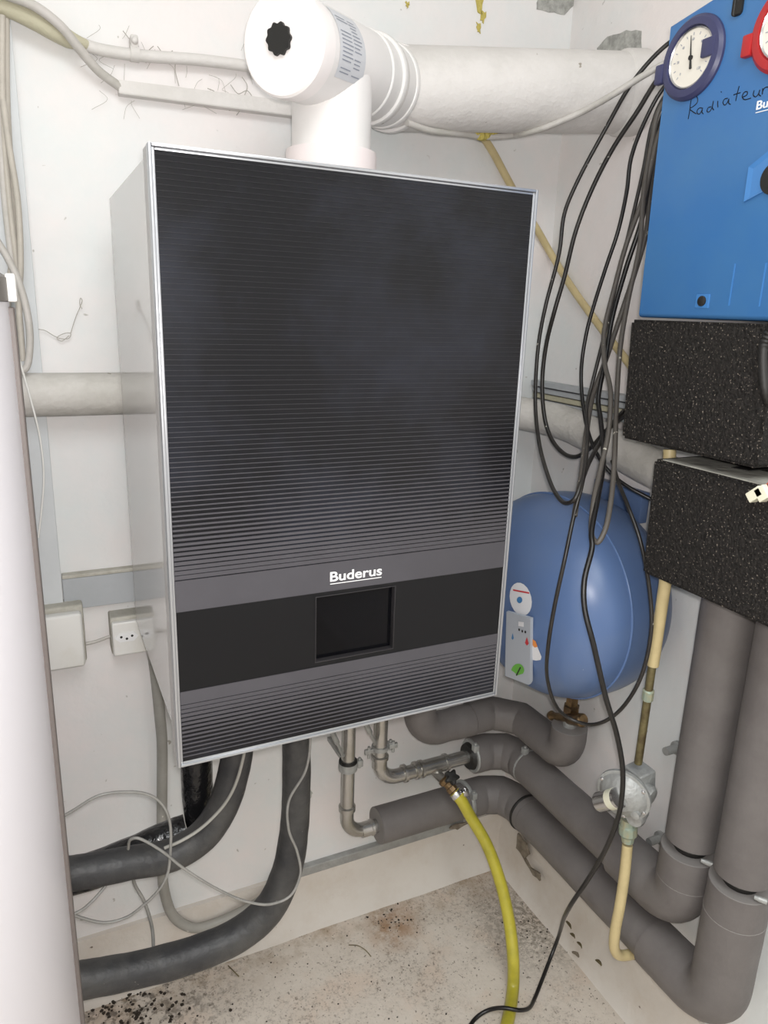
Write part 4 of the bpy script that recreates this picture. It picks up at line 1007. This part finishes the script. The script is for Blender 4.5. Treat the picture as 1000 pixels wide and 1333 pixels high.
# pale cable over the flue and yellow-beige hose on the wall
P = [Y(530, 160, .33), Y(560, 170, .34), Y(600, 174, .35), Y(640, 178, .35), Y(690, 172, .33), Y(730, 158, .28), X(765, 142, .70), X(800, 122, .72), X(835, 100, .75), X(870, 80, .78), X(900, 62, .80)]
pb_ = bmesh.new(); sweep_bm(pb_, [p_out - pdir * .02, p_end], .0600, 40); bvf = BVHTree.FromBMesh(pb_); pb_.free()
def fclear(p, off=.006):
    d = (p - CAM).normalized(); hit = bvf.ray_cast(CAM, d)
    if hit[0] is None: return p
    q_ = hit[0] - d * off
    return q_ if (q_ - CAM).length < (p - CAM).length else p
P = [fclear(p) for p in catmull(P, 5)]
tube('pale_cable', catmull(P, 2), .0048, M['cable_w'], n=12, label='pale cable running under the flue pipe to the blue cover', cat='cable')
P = [Y(622, 168, D - .01), Y(640, 195, D - .01), Y(660, 232, D - .01), Y(680, 268, D - .01), Y(700, 300, D - .01), X(716, 328, XR - .012), X(745, 375, XR - .010), X(785, 430, XR - .010), X(815, 468, XR - .010), X(850, 515, XR - .010)]
tube('beige_hose', catmull(P), .0068, M['ypipe'], n=14, label='beige cable slanting down the wall behind the boiler top corner', cat='cable')
bm = bmesh.new()
for i in range(9):
    bmesh.ops.create_icosphere(bm, subdivisions=2, radius=random.uniform(.004, .008), matrix=Matrix.Translation(Y(620 + i * 3.4, 176 + random.uniform(-3, 2), .352)))
frombm('foam_blob', bm, M['foamglue'], smooth=True, label='yellow foam blob under the flue pipe', cat='foam')

# ---------------------------------------------------------------- dirt and flakes on the floor
bm = bmesh.new()
def crumb(x, y, s):
    p = Z(x, y, ZF + s * .3); t = bmesh.new(); bmesh.ops.create_icosphere(t, subdivisions=1, radius=s)
    for v in t.verts: v.co = Vector((v.co.x * random.uniform(.6, 1.5), v.co.y * random.uniform(.6, 1.5), v.co.z * .5)) + p
    me = bpy.data.meshes.new('t'); t.to_mesh(me); t.free(); bm.from_mesh(me); bpy.data.meshes.remove(me)
for i in range(150): crumb(random.gauss(160, 45), random.gauss(1312, 14), random.uniform(.0008, .004))
for i in range(90): crumb(random.uniform(300, 900), random.uniform(1215, 1330), random.uniform(.0006, .0018))
for i in range(40): crumb(random.gauss(515, 18), random.gauss(1200, 9), random.uniform(.0008, .0025))
for i in range(60): crumb(random.gauss(700, 30), random.gauss(1215, 22), random.uniform(.0008, .002))
frombm('dirt_crumbs', bm, M['brown'], smooth=False, kind='stuff', label='dark dirt crumbs scattered over the floor', cat='dirt')
for (x, y, s, a, lb) in ((743, 1203, .009, .8, 'topmost'), (748, 1217, .008, .2, 'second from top'), (757, 1229, .008, .5, 'middle'), (752, 1241, .011, -.3, 'dark leaf-shaped'), (782, 1252, .009, .1, 'lowest')):
    p = X(x, y, XR - .033); p.z = max(p.z, ZF + .003); bm = bmesh.new(); n_ = 10
    vs = []
    for i in range(n_):
        t = 2 * math.pi * i / n_; px_, py_ = s * math.cos(t), s * .38 * math.sin(t) * (1 + random.uniform(-.2, .2))
        vs.append(bm.verts.new(p + Vector((-.002 - .004 * abs(math.cos(t)), px_, py_ * 1.2 + px_ * (a - .4) * .5))))
    f = bm.faces.new(vs); r = bmesh.ops.extrude_face_region(bm, geom=[f])
    for g in r['geom']:
        if isinstance(g, bmesh.types.BMVert): g.co.x += .0012
    frombm('paint_flake', bm, M['mortar_brown'] if lb == 'dark leaf-shaped' else M['olive'], label='%s curled paint flake by the right wall foot' % lb, cat='flake', group='paint flakes on the floor')
tube('twig', catmull([Z(297, 1257, ZF + .002), Z(304, 1264, ZF + .004), Z(311, 1271, ZF + .002)]), .0011, M['olive'], n=6, label='short dark twig on floor beside lowest black pipe', cat='twig')
tube('twig', catmull([Z(454, 1230, ZF + .002), Z(466, 1231, ZF + .006), Z(476, 1237, ZF + .002), Z(483, 1245, ZF + .003)]), .0009, M['olive'], n=6, label='thin curved fibre on floor left of the rust stain', cat='fibre')
